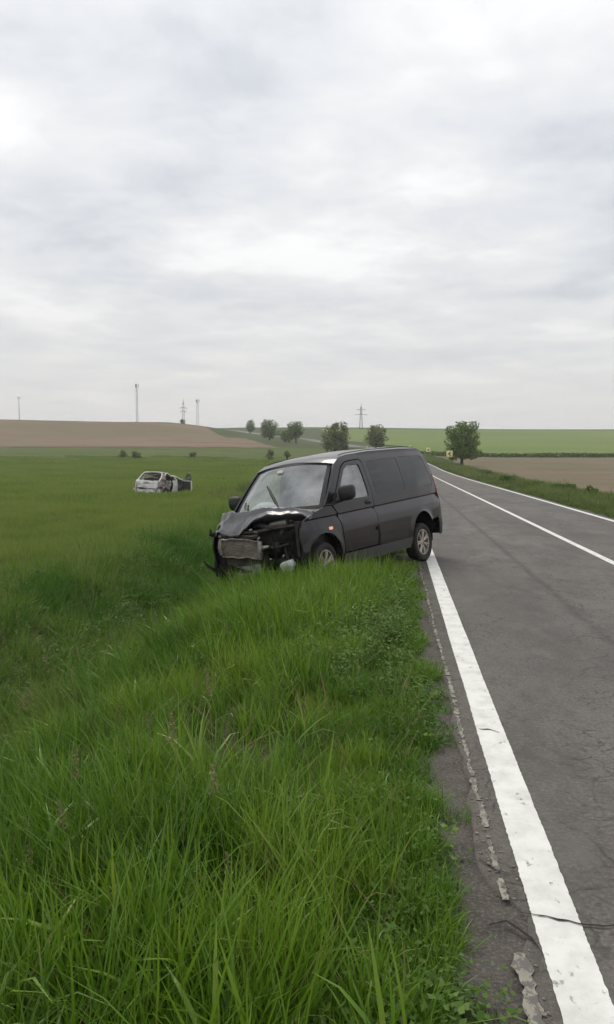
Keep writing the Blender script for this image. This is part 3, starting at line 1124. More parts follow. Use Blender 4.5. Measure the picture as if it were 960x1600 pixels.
# leafy weeds along the edge
x, y = scat_xy(5000, -0.75, 0.36, 0.9, 30, 1.7)
fb = fbm(x, y, 0.75, 12)
k = clear(x, y) & ((x < 0.24 - 0.14 * fbm(x, y, 1.0, 9)) | ((x < .36) & (fb > .34))) & (rg.random(len(x)) < np.clip(0.35 + 1.6 * fb + 0.9 * (x + .25), 0, 1))
spread('leafy_weeds', C_weed, 6, x[k], y[k], 0.6, 1.25, 'low broad-leaved weeds crowding the road edge', 'weeds', 0.25, 6, 1.3)
# taller pale weeds in a patch on the verge in front of the van
x, y = rg.normal(-0.42, 0.35, 420), rg.normal(8.6, 1.0, 420)
k = clear(x, y) & (x < 0.15)
spread('tall_weeds', C_weedtall, 5, x[k], y[k], 0.6, 1.1, 'patch of pale leafy weeds on the verge before the dark van', 'weeds', 0.2, 8, 1.3, tbias=.1)
# rough growth in the ditch and on its far bank
x, y = lattice(-6.1, -2.2, 1.5, 60, 0.42)
k = clear(x, y, .15) & (rg.random(len(x)) < np.clip(0.9 + 0.8 * fbm(x, y, .5, 31), .3, 1))
x, y = x[k], y[k]
spread('ditch_grass', C_dturf, 8, x, y, 0.7, 1.1, 'rough tangled grass filling the ditch beside the wheat', 'grass', 0.12, 9, 0.7, np.clip(1 + .6 * fbm(x, y, .8, 17), .6, 1.3), slope=True)
x, y = scat_xy(900, -5.8, -3.4, 3, 30, 1.3)
k = clear(x, y) & (fbm(x, y, .7, 51) > 0.05)
spread('ditch_weeds', C_weedtall, 5, x[k], y[k], 0.6, 1.3, 'leafy weeds growing on the far bank of the ditch', 'weeds', 0.25, 10, 1.0)
x, y = scat_xy(1500, -5.8, 0.1, 1.4, 30, 1.5)
k = clear(x, y)
spread('dry_blades', C_dry, 4, x[k], y[k], 0.7, 1.1, 'scattered dry yellowed blades among the green grass', 'grass', 0.3, 14, 1.0)
x, y = scat_xy(170, -5.6, -0.4, 2.6, 28, 1.2)
k = clear(x, y) & (fbm(x, y, .5, 71) > -.05)
spread('flowering_grasses', C_pan, 4, x[k], y[k], 0.62, 1.0, 'thin flowering grass stems with pale feathery heads', 'grass', 0.12, 15, 1.0)

# the wheat
def wheat_points(d0, d1, step):
    xs = np.arange(-110, E2 + 0.3, step); ys = np.arange(1, 190, step)
    X, Y = [a.ravel() for a in np.meshgrid(xs, ys)]
    X = X + rg.normal(0, step * .25, len(X)); Y = Y + rg.normal(0, step * .25, len(Y))
    D = X * FWD.x + Y * FWD.y
    u = lateral(X, Y)
    k = in_view(X, Y) & (D > d0) & (D <= d1) & (u < E2 - 0.1 + 0.25 * np.sin(Y * .9))
    k &= rg.random(len(X)) < np.clip((178 - D) / 40, 0, 1)
    # no plants standing inside the wrecked car
    k &= off_wreck(X, Y, 1.9 if step > 1 else .4)
    return X[k], Y[k]


WRECK_XY, WRECK_RZ = gp(255, 44.8), rad(79.3)


def off_wreck(x, y, m):
    c, s = math.cos(-WRECK_RZ), math.sin(-WRECK_RZ)
    lx = (x - WRECK_XY[0]) * c - (y - WRECK_XY[1]) * s
    ly = (x - WRECK_XY[0]) * s + (y - WRECK_XY[1]) * c
    return ~((lx > -1.95 - m) & (lx < 1.9 + m) & (ly > -.82 - m) & (ly < .82 + m))


x, y = wheat_points(3, 34, 0.52)
spread('wheat', C_wheat, 5, x, y, 0.74, 1.2, 'dense young green wheat standing beyond the ditch', 'wheat', 0.06, 21, 0.55)
x, y = wheat_points(34, 178, 1.9)
spread('wheat', C_wfar, 4, x, y, 0.8, 1.25, 'farther young wheat reaching out round the wrecked car', 'wheat', 0.02, 22, 0.22)
# around the wreck the plants are set one small patch at a time so none pokes through it
x, y = lattice(WRECK_XY[0] - 4.6, WRECK_XY[0] + 4.6, WRECK_XY[1] - 4.6, WRECK_XY[1] + 4.6, .55)
k = off_wreck(x, y, .42) & ~off_wreck(x, y, 2.2)
x, y = x[k], y[k]
spread('trampled_wheat', C_wheat, 5, x, y, 0.75, 1.05, 'uneven wheat pressed down round the wrecked car', 'wheat', 0.12, 23, 0.5)
# verge on the right of the road and rest of the left verge
g_right = leaf_mat('right_verge_blade', [(0.1, (0.070, 0.120, 0.028)), (0.5, (0.125, 0.180, 0.045)), (0.9, (0.19, 0.22, 0.075))], 0.35, 0.6, tip=(0.20, 0.225, 0.09), tint=0.5, spec=0.1)
C_rturf = src_coll('right_turf', [patch(rg, 0.8, 20, 16, 0.14, 0.40, 0.016, 0.45, 0.7, 3) for _ in range(6)], g_right)


def along(u0, u1, s0, s1, st):
    u, s_ = lattice(u0, u1, s0, s1, st)
    C_, N_ = arc_pos(s_)
    return u, C_[:, 0] + N_[:, 0] * (u - 3.73), C_[:, 1] + N_[:, 1] * (u - 3.73)


u, x, y = along(6.95, 10.9, 8, 75, .5)
k = in_view(x, y)
u, x, y = u[k], x[k], y[k]
hm = np.clip((u - 6.1) * .5, .35, 1.0) * np.clip(1.0 + 1.0 * fbm(x, y, .2, 41), .45, 1.7)
spread('roadside_grass', C_rturf, 6, x, y, 0.9, 1.25, 'rough pale green grass along the right side of the road', 'grass', 0.1, 31, 0.25, hm, slope=True)
u, x, y = along(7.2, 12.0, 75, 225, 1.2)
spread('bend_grass', C_rturf, 6, x, y, 1.6, 2.2, 'long grass on the outside of the distant bend', 'grass', 0.08, 32, 0.2, np.clip((u - 6.0) * .5, .3, .8), slope=True)
u, x, y = along(-8.0, 0.0, 36, 250, 1.5)
k = in_view(x, y)
spread('verge_turf', C_rturf, 6, x[k], y[k], 1.6, 2.3, 'grass verge along the inside of the distant bend', 'grass', 0.08, 33, 0.2, slope=True)


# ------------------------------------------------------------------ trees and bushes
m_bark = pm('tree_bark', (0.095, 0.078, 0.058), (0.05, 0.042, 0.033), 9, 0.95, bump=0.6, spec=0.1)
m_leaf_dark = leaf_mat('tree_leaf_dark', [(0.0, (0.060, 0.110, 0.022)), (0.5, (0.118, 0.192, 0.036)), (1.0, (0.19, 0.26, 0.06))], 0.25, 0.6, tint=0.0, spec=0.1)
m_leaf_olive = leaf_mat('tree_leaf_olive', [(0.0, (0.085, 0.098, 0.032)), (0.5, (0.145, 0.162, 0.052)), (1.0, (0.21, 0.222, 0.08))], 0.25, 0.6, tint=0.0, spec=0.1)


def tree(name, px, d, top_py, width_px, label, mat, seed, base_frac=0.28, nleaf=2200, flat=1.0, leaf=0.26, group='trees along the far road', trunk_r=None):
    """trunk with limbs and a crown of leaf faces grouped in uneven clumps."""
    rg_ = np.random.default_rng(seed)
    X, Y = gp(px, d)
    z0 = zt1(X, Y) - 0.05
    H = zy(top_py, d) - z0
    W = width_px / F_PX * d
    root = tag(empty(name, (X, Y, z0)), label, 'tree', group)
    tr = trunk_r or 0.035 * H
    cb = base_frac * H
    lean = rg_.normal(0, .04, 2) * H
    mb = MB()
    mb.tube([(0, 0, 0), (lean[0] * .3, lean[1] * .3, cb * .6), (lean[0] * .6, lean[1] * .6, cb * 1.1), (lean[0], lean[1], H * .72)], [tr * 1.35, tr, tr * .85, tr * .2], 7)
    clumps = []
    nb = 22
    for b in range(nb):
        a = b * 2.4 + rg_.normal(0, .3)
        zz = cb + (H - cb) * (0.12 + 0.80 * ((b + .5) / nb))
        rel = (zz - cb) / (H - cb)
        rr = W * .5 * math.sqrt(max(0.05, 1 - (2 * rel * flat - 0.85) ** 2 * 0.85)) * (0.50 + 0.42 * rg_.random())
        end = Vector((math.cos(a) * rr + lean[0], math.sin(a) * rr + lean[1], zz))
        st = Vector((lean[0] * .5, lean[1] * .5, cb * .8 + (zz - cb) * .35))
        mid = (st + end) / 2 + Vector((0, 0, -.04 * H))
        mb.tube([st, mid, end], [tr * .5, tr * .3, tr * .08], 5, caps=False)
        clumps.append((end, W * (0.11 + 0.10 * rg_.random())))
        clumps.append((mid + (end - st) * .12 + Vector(rg_.normal(0, .06 * W, 3)), W * (0.09 + .07 * rg_.random())))
    clumps.append((Vector((lean[0], lean[1], H * .88)), W * .16))
    mb.build('trunk', m_bark, root, 60)
    Cs, Ns, vs = [], [], []
    per = nleaf // len(clumps)
    for c, r in clumps:
        D = rg_.normal(size=(per, 3)); D /= np.linalg.norm(D, axis=1)[:, None]
        R_ = r * (0.45 + 0.65 * rg_.random(per) ** .6)
        P = np.array(c) + D * R_[:, None] * np.array([1, 1, .85])
        Cs.append(P); Ns.append(D + rg_.normal(0, .5, (per, 3)) + (0, 0, .4))
        vs.append(np.clip(rg_.normal(.35 + .3 * rg_.random(), .2, per), 0, 1))
    C = np.vstack(Cs); N_ = np.vstack(Ns); v_ = np.concatenate(vs)
    C[:, 2] = np.clip(C[:, 2], cb * .55, H)
    V, F, a, t = leaves(rg_, C, N_, leaf, 0.75, v_)
    link('crown', np_mesh('crown', V, F, mat, {'v': a, 't': t}), root)
    return root


tree('roadside_tree', 721, 132, 659, 62, 'big round dark green tree beside the road bend chevrons', m_leaf_dark, 1, 0.20, 7000, 0.95, 0.30, trunk_r=.26)
tree('roadside_tree', 587, 205, 664, 36, 'small thin-crowned tree directly right of the bushy brownish tree', m_leaf_olive, 2, 0.34, 2600, 1.0, 0.36)
tree('roadside_tree', 521, 195, 660, 44, 'bushy olive-brown tree behind the van roof, foliage nearly to ground', m_leaf_olive, 3, 0.14, 4200, 0.9, 0.38)
tree('roadside_tree', 463, 285, 659, 29, 'round dark green tree by the pale stretch of far road', m_leaf_dark, 4, 0.30, 2800, 1.0, 0.42)
tree('roadside_tree', 422, 300, 656, 30, 'dark green tree second from the left in the far row', m_leaf_dark, 5, 0.2, 2800, 1.0, 0.45)
tree('roadside_tree', 391, 430, 656, 15, 'tiny lone round tree on the skyline, leftmost of the row', m_leaf_dark, 6, 0.25, 1500, 1.0, 0.5)


m_bush = leaf_mat('scrub_leaf', [(0.0, (0.15, 0.175, 0.06)), (0.5, (0.21, 0.235, 0.085)), (1.0, (0.27, 0.285, 0.115))], 0.3, 0.6, tint=0.0, spec=0.1)


def bush(name, px, d, top_py, width_px, label, mat, seed, group=None, n=900, leaf=0.2):
    rg_ = np.random.default_rng(seed)
    X, Y = gp(px, d)
    z0 = zt1(X, Y) - .03
    H, W = max(.4, zy(top_py, d) - z0), width_px / F_PX * d
    root = tag(empty(name, (X, Y, z0)), label, 'bush', group)
    mb = MB()
    Cs = []
    for k in range(9):
        a = k * 2.4
        e = Vector((math.cos(a) * W * .36 * rg_.random(), math.sin(a) * W * .36 * rg_.random(), H * (.22 + .55 * rg_.random())))
        mb.tube([(0, 0, 0), e * .5 + Vector((0, 0, .05 * H)), e], [.03 * H, .018 * H, .006 * H], 4, caps=False)
        D = rg_.normal(size=(n // 9, 3)); D /= np.linalg.norm(D, axis=1)[:, None]
        Cs.append(np.array(e) + D * (W * .24 * (.4 + .7 * rg_.random(n // 9)))[:, None])
    C = np.vstack(Cs); C[:, 2] = np.clip(C[:, 2], .05, H)
    mb.build('stem', m_bark, root, 60)
    V, F, a, t = leaves(rg_, C, rg_.normal(size=C.shape) + (0, 0, .5), leaf, .7, np.clip(rg_.normal(.45, .2, len(C)), 0, 1))
    link('foliage', np_mesh('foliage', V, F, mat, {'v': a, 't': t}), root)
    return root


bush('meadow_bush', 193, 165, 703, 17, 'low grey-green bush, left of the pair beyond the wrecked car', m_bush, 11, 'bushes in the meadow', 700, .3)
bush('meadow_bush', 213, 162, 702, 19, 'low grey-green bush, right of the pair beyond the wrecked car', m_bush, 12, 'bushes in the meadow', 700, .3)
bush('meadow_bush', 301, 170, 705, 13, 'small bush in the meadow below the green hilltop mast', m_bush, 13, 'bushes in the meadow', 500, .3)
bush('meadow_bush', 422, 160, 699, 14, 'sapling bush just left above the van windscreen', m_bush, 14, 'bushes in the meadow', 500, .3)
bush('meadow_bush', 449, 165, 699, 11, 'sapling bush above the middle of the van windscreen', m_bush, 15, 'bushes in the meadow', 500, .3)
bush('roadside_bush', 446, 290, 672, 24, 'dense low bush between the two far dark green trees', m_leaf_dark, 16, None, 900, .5)
bush('roadside_bush', 922, 40, 757, 26, 'dark green bush at the right verge by the brown field', m_leaf_dark, 17, None, 1500, .09)
bush('mast_bush', 286, 400, 655, 10, 'small bush at the foot of the hilltop pylon', m_leaf_olive, 18, None, 400, .5)
for kx, (px, d, tp, w) in enumerate(((790, 62, 744, 30), (835, 52, 752, 36), (880, 46, 757, 40), (760, 85, 733, 26))):
    bush('verge_shrub', px, d, tp, w, ('pale green shrubby growth on right verge, second from the tree', 'pale green shrubby growth on right verge, third from the tree',
         'broad pale green growth on right verge left of the dark bush', 'shrubby growth on right verge nearest the big tree')[kx], g_weed, 40 + kx, 'shrubs on the right verge', 1600, .09)

# dark belt of tall growth between the fallow field and the far crop
hp = np.array([gp(x, d) for x, d in zip(np.linspace(648, 1500, 60), np.linspace(222, 226, 60))])
n = 9000
kk_ = rg.random(n) * (len(hp) - 1); i0 = kk_.astype(int); fr = (kk_ - i0)[:, None]
pc = hp[i0] * (1 - fr) + hp[np.minimum(i0 + 1, len(hp) - 1)] * fr + rg.normal(0, .7, (n, 2))
hh = (1.15 + .3 * fbm(pc[:, 0], pc[:, 1], .05, 3)) * rg.random(n) ** .7
C = np.c_[pc, zt(pc[:, 0], pc[:, 1]) + hh]
V, F, a, t = leaves(rg, C, rg.normal(size=(n, 3)) + (0, 0, .4), .55, .7, np.clip(rg.normal(.3, .2, n), 0, 1))
tag(link('hedge_belt', np_mesh('hedge_belt', V, F, m_leaf_dark, {'v': a, 't': t})), 'dark belt of dense growth dividing brown and green fields', 'hedge', kind='stuff')

# ------------------------------------------------------------------ materials for vehicles
def car_paint(name, c, c2, rough=0.30, dirt=(0.042, 0.039, 0.041), coat=0.45, metal=0.0, dlo=.5):
    t = NT(name)
    v = t.coord()
    sx = t.n('ShaderNodeSeparateXYZ'); t.l(v, sx.inputs[0])
    nz = t.noise(2.2, 6, 0.65, v)
    base = t.mix(t.ramp(t.noise(0.9, 3, 0.5, v), [(0.4, (0, 0, 0)), (0.6, (1, 1, 1))]), c, c2)
    # road film: heavier low on the body, where splash reaches
    mr = t.n('ShaderNodeMapRange'); mr.inputs[1].default_value = 0.25; mr.inputs[2].default_value = 1.0
    mr.inputs[3].default_value = 0.22; mr.inputs[4].default_value = 0.0
    t.l(sx.outputs[2], mr.inputs[0])
    d = t.math('MULTIPLY', t.ramp(nz, [(dlo - .2, (0.25, 0.25, 0.25)), (dlo + .2, (1, 1, 1))]), t.math('ADD', mr.outputs[0], 0.05))
    t.col(t.mix(d, base, dirt))
    t.set(Metallic=metal, Coat_Weight=coat, Coat_Roughness=0.06)
    t.bsdf.inputs['Specular IOR Level'].default_value = 0.22
    r = t.math('ADD', t.math('MULTIPLY', d, 0.6), rough)
    t.l(r, t.bsdf.inputs['Roughness'])
    return t.m


m_van = car_paint('aubergine_black_paint', (0.010, 0.0085, 0.012), (0.017, 0.0085, 0.013))
m_plastic = pm('black_trim_plastic', (0.030, 0.029, 0.030), (0.019, 0.018, 0.019), 20, 0.6, spec=0.4)
m_skirt = pm('grey_trim_plastic', (0.075, 0.072, 0.072), (0.05, 0.048, 0.048), 12, 0.55)
m_black = pm('dark_underbody', (0.012, 0.011, 0.011), (0.006, 0.006, 0.006), 9, 0.9, spec=0.2)
m_engine = pm('oily_engine_metal', (0.055, 0.048, 0.045), (0.014, 0.012, 0.012), 7, 0.6, 0.4)
m_alloy = pm('dusty_alloy', (0.47, 0.43, 0.38), (0.30, 0.26, 0.22), 14, 0.45, 0.55)
m_tyre = pm('tyre_rubber', (0.035, 0.033, 0.031), (0.022, 0.021, 0.020), 16, 0.85, spec=0.3)
m_glass = glass_mat('windscreen_glass', (0.80, 0.86, 0.83), 0.42, 0.06)
m_tint = glass_mat('privacy_glass', (0.05, 0.055, 0.06), 0.03)
m_seat = pm('grey_seat_cloth', (0.10, 0.10, 0.105), (0.06, 0.06, 0.065), 30, 0.9)
m_dash = pm('dashboard_plastic', (0.055, 0.055, 0.058), (0.035, 0.035, 0.036), 25, 0.7)
m_bag = pm('airbag_cloth', (0.62, 0.61, 0.57), (0.45, 0.44, 0.41), 9, 0.85)
m_rad = pm('bent_radiator_fins', (0.20, 0.175, 0.145), (0.085, 0.072, 0.058), 26, 0.6, 0.35, 0.7, vscale=(1, 0.4, 3))
m_rad2 = pm('condenser_fins', (0.075, 0.058, 0.048), (0.03, 0.024, 0.021), 24, 0.6, 0.4, 0.6, vscale=(1, 0.4, 3))
m_bare = pm('bare_scratched_metal', (0.34, 0.31, 0.27), (0.12, 0.105, 0.09), 13, 0.45, 0.6)
m_whitep = pm('white_plastic', (0.60, 0.62, 0.60), (0.42, 0.45, 0.44), 11, 0.55)
m_hood = car_paint('scuffed_bonnet_paint', (0.105, 0.103, 0.110), (0.060, 0.058, 0.064), 0.34, (0.27, 0.265, 0.26), 0.5, 0.0, .42)
m_red = pm('red_lamp_plastic', (0.30, 0.018, 0.016), (0.20, 0.012, 0.012), 10, 0.25)
t_ = NT('side_repeater_lit')
t_.col((0.8, 0.35, 0.2)); t_.set(Roughness=0.3, Emission_Strength=0.55)
t_.bsdf.inputs['Emission Color'].default_value = (1.0, 0.45, 0.33, 1)
m_rep = t_.m
m_lens = glass_mat('clear_lens', (0.8, 0.8, 0.8), 0.2)

VAN_LOC, VAN_ROT = (VAN_XY[0], VAN_XY[1], -0.055), (rad(6.3), rad(2.3), VAN_RZ)
van = tag(empty('crashed_van', VAN_LOC, VAN_ROT), 'dark aubergine van with smashed front, rear wheel on the white line', 'van')

# --- body form: half width by height, and taper along the length
_wz = [0.18, 0.30, 0.42, 0.55, 0.74, 0.85, 0.955, 0.975, 1.00, 1.17, 1.35, 1.55, 1.72, 1.80, 1.86]
_wy = [0.855, 0.895, 0.925, 0.942, 0.948, 0.944, 0.893, 0.886, 0.904, 0.897, 0.862, 0.812, 0.762, 0.735, 0.705]
_tx = [-2.52, -2.46, -2.35, -2.1, -1.6, 0.6, 1.2, 1.6, 1.9, 2.1, 2.3, 2.42]
_ty = [-0.16, -0.085, -0.045, -0.02, 0.0, 0.0, -0.008, -0.03, -0.065, -0.11, -0.20, -0.32]


def half_w(x, z):
    # the shoulder line climbs a little towards the tail
    zc = np.asarray(z, float) - np.clip(0.02 * (0.6 - np.asarray(x, float)), -0.04, 0.07) * np.exp(-((np.asarray(z, float) - 0.95) / 0.35) ** 2)
    y = np.interp(zc, _wz, _wy) + np.interp(x, _tx, _ty)
    # wheel-arch lips stand a little proud
    for ax_ in (1.5, -1.54):
        r = np.hypot(np.asarray(x) - ax_, np.asarray(z) - 0.33)
        y = y + 0.022 * np.exp(-((r - 0.43) / 0.045) ** 2)
    return y


def inside(px, pz, poly):
    c = False
    j = len(poly) - 1
    for i in range(len(poly)):
        xi, zi = poly[i]; xj, zj = poly[j]
        if (zi > pz) != (zj > pz) and px < (xj - xi) * (pz - zi) / (zj - zi) + xi:
            c = not c
        j = i
    return c


def densify(poly, step=0.07):
    out = []
    for a, b in zip(poly, poly[1:] + poly[:1]):
        n = max(1, int(math.hypot(b[0] - a[0], b[1] - a[1]) / step))
        out += [(a[0] + (b[0] - a[0]) * k / n, a[1] + (b[1] - a[1]) * k / n) for k in range(n)]
    return out


def rounded(poly, r=0.05, n=4):
    out = []
    m = len(poly)
    for i in range(m):
        p0, p, p1 = Vector(poly[i - 1]), Vector(poly[i]), Vector(poly[(i + 1) % m])
        a, b = (p0 - p), (p1 - p)
        rr = min(r, a.length * .45, b.length * .45)
        A, B = p + a.normalized() * rr, p + b.normalized() * rr
        for k in range(n + 1):
            t = k / n
            q = A * (1 - t) ** 2 + p * 2 * t * (1 - t) + B * t * t
            out.append((q.x, q.y))
    return out


def circle(cx, cz, r, n=40):
    return [(cx + r * math.cos(2 * math.pi * k / n), cz + r * math.sin(2 * math.pi * k / n)) for k in range(n)]


def side_panel(name, outline, holes, mat, parent, sy=1, off=0.0, flange=0.03, step=0.075, wfun=None, dent=None):
    """skin panel: outline and holes in the side view, wrapped on the body form, with returned edges."""
    wf = wfun or half_w
    loops = [densify(outline, step)] + [densify(h, step) for h in holes]
    verts, edges = [], []
    for lp in loops:
        o = len(verts)
        verts += [Vector(p) for p in lp]
        edges += [(o + k, o + (k + 1) % len(lp)) for k in range(len(lp))]
    xs = [p[0] for p in outline]; zs = [p[1] for p in outline]
    nx, nz = int((max(xs) - min(xs)) / step) + 1, int((max(zs) - min(zs)) / (step * .55)) + 1
    for i in range(1, nx):
        for k in range(1, nz):
            p = (min(xs) + (max(xs) - min(xs)) * i / nx, min(zs) + (max(zs) - min(zs)) * k / nz)
            if wf is half_w and .83 < p[1] - min(.07, max(-.04, .02 * (.6 - p[0]))) < 1.03:
                continue
            if inside(p[0], p[1], outline) and not any(inside(p[0], p[1], h) for h in holes):
                verts.append(Vector(p))
    if wf is half_w:
        for zc in (0.855, 0.958, 0.976, 1.0):
            for i in range(1, nx * 2):
                x_ = min(xs) + (max(xs) - min(xs)) * i / (nx * 2)
                z_ = zc + min(.07, max(-.04, .02 * (.6 - x_)))
                if inside(x_, z_, outline) and not any(inside(x_, z_, h) for h in holes):
                    verts.append(Vector((x_, z_)))
    r = delaunay_2d_cdt(verts, edges, [], 0, 1e-5)
    V2, F2 = r[0], r[2]
    keep = []
    for f in F2:
        cx = sum(V2[i].x for i in f) / len(f); cz = sum(V2[i].y for i in f) / len(f)
        if inside(cx, cz, outline) and not any(inside(cx, cz, h) for h in holes):
            keep.append(tuple(f))
    V = []
    for p in V2:
        y = float(wf(p.x, p.y)) + off
        if dent:
            y += dent(p.x, p.y)
        V.append(Vector((p.x, sy * y, p.y)))
    mb = MB()
    mb.add(V, keep)
    cnt = {}
    for f in keep:
        for a, b in zip(f, f[1:] + f[:1]):
            cnt.setdefault((min(a, b), max(a, b)), []).append((a, b))
    n0 = len(mb.v)
    inner = {}
    for e, l in cnt.items():
        if len(l) == 1:
            a, b = l[0]
            for q in (a, b):
                if q not in inner:
                    inner[q] = len(mb.v)
                    v = V[q]
                    mb.v.append((v.x, v.y - sy * flange, v.z))
            mb.f.append((b, a, inner[a], inner[b]))
    bm_o = mb.build(name, mat, parent, 26)
    return bm_o


ARCH_F, ARCH_R = circle(1.5, 0.345, 0.405), circle(-1.54, 0.365, 0.415)
DOOR = [(0.99, 0.40), (1.02, 0.70), (1.06, 1.00), (1.17, 1.13), (0.66, 1.665), (0.52, 1.735), (0.38, 1.755), (0.06, 1.77), (0.015, 1.72), (0.005, 1.2), (0.005, 0.40)]
DOOR_WIN = rounded([(1.045, 1.175), (0.60, 1.635), (0.46, 1.69), (0.115, 1.70), (0.105, 1.175)], 0.06)
BODY = [(-0.005, 0.38), (-0.005, 1.2), (0.005, 1.73), (0.05, 1.785), (0.38, 1.77), (0.53, 1.75), (0.675, 1.675), (1.19, 1.135), (1.36, 1.135), (0.80, 1.735), (0.62, 1.825),
        (0.35, 1.862), (-0.3, 1.895), (-1.4, 1.905), (-2.05, 1.89), (-2.18, 1.85), (-2.27, 1.74), (-2.345, 1.50), (-2.41, 1.2), (-2.445, 0.95), (-2.455, 0.62), (-1.90, 0.60), (-1.90, 0.38), (-1.2, 0.38)]
WIN1 = rounded([(-0.10, 1.19), (-0.115, 1.735), (-1.135, 1.765), (-1.135, 1.19)], 0.07)
WIN2 = rounded([(-1.165, 1.19), (-1.165, 1.765), (-2.06, 1.755), (-2.14, 1.69), (-2.235, 1.30), (-2.20, 1.19)], 0.07)
FENDER = [(1.005, 0.38), (1.04, 0.70), (1.085, 1.00), (1.20, 1.12), (1.36, 1.12), (1.62, 1.06), (1.80, 0.99), (1.93, 0.86), (1.97, 0.70), (1.945, 0.55), (1.96, 0.40), (1.90, 0.30)]
for sy in (1, -1):
    side_panel('body_side', BODY, [WIN1, WIN2, ARCH_R], m_van, van, sy)
    side_panel('front_fender', FENDER, [ARCH_F], m_van, van, sy,
               dent=lambda x, z: -0.05 * max(0, x - 1.72) * 3 + 0.012 * noise.noise(Vector((x * 7, z * 7, 1))) * (x > 1.6))
    dr = side_panel('front_door', DOOR, [DOOR_WIN], m_van, van, sy)
    side_panel('window_pane', DOOR_WIN, [], m_glass, dr, sy, -0.012, 0.004)
    side_panel('side_window', WIN1, [], m_tint, van, sy, -0.004, 0.004)
    side_panel('side_window', WIN2, [], m_tint, van, sy, -0.004, 0.004)
    side_panel('side_skirt', [(1.0, 0.20), (1.02, 0.375), (-1.14, 0.375), (-1.10, 0.20)], [], m_skirt, van, sy, 0.010, 0.05)
    # door handle on its dark recess
    hb = MB()
    yh = float(half_w(0.17, 1.08))
    hb.box((0.17, sy * (yh - 0.002), 1.085), (0.19, 0.014, 0.075), (0, 0, 0), 0.006)
    h_ = hb.build('handle', m_plastic, dr, 40)
    hb = MB(); hb.tube([(0.25, sy * (yh + .006), 1.09), (0.21, sy * (yh + .032), 1.093), (0.13, sy * (yh + .034), 1.095), (0.09, sy * (yh + .008), 1.093)], [.011, .013, .013, .011], 8)
    hb.build('handle', m_van, dr, 50)
    # mirror: foot on the door corner, swept shell and glass
    xm = 1.0
    ym = float(half_w(xm, 1.2))
    foot = MB()
    foot.prism([(1.10, 1.11), (1.19, 1.13), (1.03, 1.31), (0.99, 1.24)], sy * (ym - .01), sy * (ym + .012))
    foot.tube([(1.06, sy * (ym), 1.18), (1.03, sy * (ym + .06), 1.19), (1.01, sy * (ym + .12), 1.205)], [.05, .038, .04], 8)
    mir = foot.build('mirror', m_plastic, dr, 40)
    P = []
    for i in range(9):
        th = math.pi * i / 8
        row = []
        for j in range(17):
            ph = 2 * math.pi * j / 16
            sq = lambda c, p: math.copysign(abs(c) ** p, c)
            yy = 0.125 * sq(math.cos(th), .7)
            rr = abs(math.sin(th)) ** .45
            row.append((1.02 + 0.085 * rr * sq(math.cos(ph), .75) - 0.02 * yy, sy * (ym + 0.185 + yy), 1.285 + 0.118 * rr * sq(math.sin(ph), .7) + 0.012 * math.cos(th)))
        P.append(row)
    mb = MB(); mb.grid(np.array(P)); mb.build('mirror_shell', m_plastic, dr, 60)
    mb = MB(); mb.box((0.938, sy * (ym + .185), 1.285), (0.006, .19, .165), (0, 0, 0), .002); mb.build('mirror_glass', m_lens, dr, 40)
    # dark door shut and trim strip at the B-pillar, sprung open at the bottom on the near side
    mb = MB()
    if sy > 0:
        zs_ = [0.30, 0.42, 0.55, 0.68]
        mb.grid(np.array([[(0.03 - 0.02 * (k == 2), float(half_w(0, z)) + .006, z), (-0.035 + .02 * (k == 3), float(half_w(0, z)) + .008, z)] for k, z in enumerate(zs_)]))
        mb.box((0.035, float(half_w(0, .66)) + .004, 0.665), (0.10, .012, .045), (0, .2, 0), .004)
        mb.build('torn_trim', m_black, van, 40)
    # tail lamp wraps the rear corner
    side_panel('tail_lamp', rounded([(-2.30, 1.42), (-2.42, 1.24), (-2.465, 0.92), (-2.39, 0.90), (-2.33, 1.15)], .03), [], m_red, van, sy, 0.006, 0.03)
    # repeater lamp on the fender
    mb = MB(); yr = float(half_w(1.33, .80)); mb.box((1.345, sy * (yr + .006), 0.80), (0.085, .022, .042), (0, 0, 0), .008)
    mb.build('side_repeater', m_rep if sy > 0 else m_lens, van, 40)

# --- roof: lofted between the two side panels
xs = np.linspace(-2.18, 0.80, 36)
rail_z = np.interp(xs, [-2.18, -2.05, -1.4, -0.3, 0.35, 0.62, 0.80], [1.85, 1.89, 1.905, 1.895, 1.862, 1.825, 1.735])
cent_z = np.interp(xs, [-2.18, -2.05, -1.4, -0.3, 0.35, 0.62, 0.80], [1.915, 1.955, 1.975, 1.962, 1.915, 1.872, 1.805])
P = []
for x_, rz_, cz_ in zip(xs, rail_z, cent_z):
    w_ = float(half_w(x_, rz_))
    row = []
    for k in range(25):
        s = -1 + 2 * k / 24
        row.append((x_ + 0.07 * (1 - s * s) * max(0, (x_ - .3) / .5), s * w_, rz_ + (cz_ - rz_) * (1 - abs(s) ** 2.6)))
    P.append(row)
mb = MB(); mb.grid(np.array(P)); roof = mb.build('roof', m_van, van, 60)
for sy in (1, -1):
    mb = MB()
    mb.tube([(x_, sy * (float(half_w(x_, z_)) - .035), z_ + .028) for x_, z_ in zip(xs[2:-2:2], rail_z[2:-2:2])], 0.008, 5)
    mb.build('roof_seam', m_plastic, roof, 60)

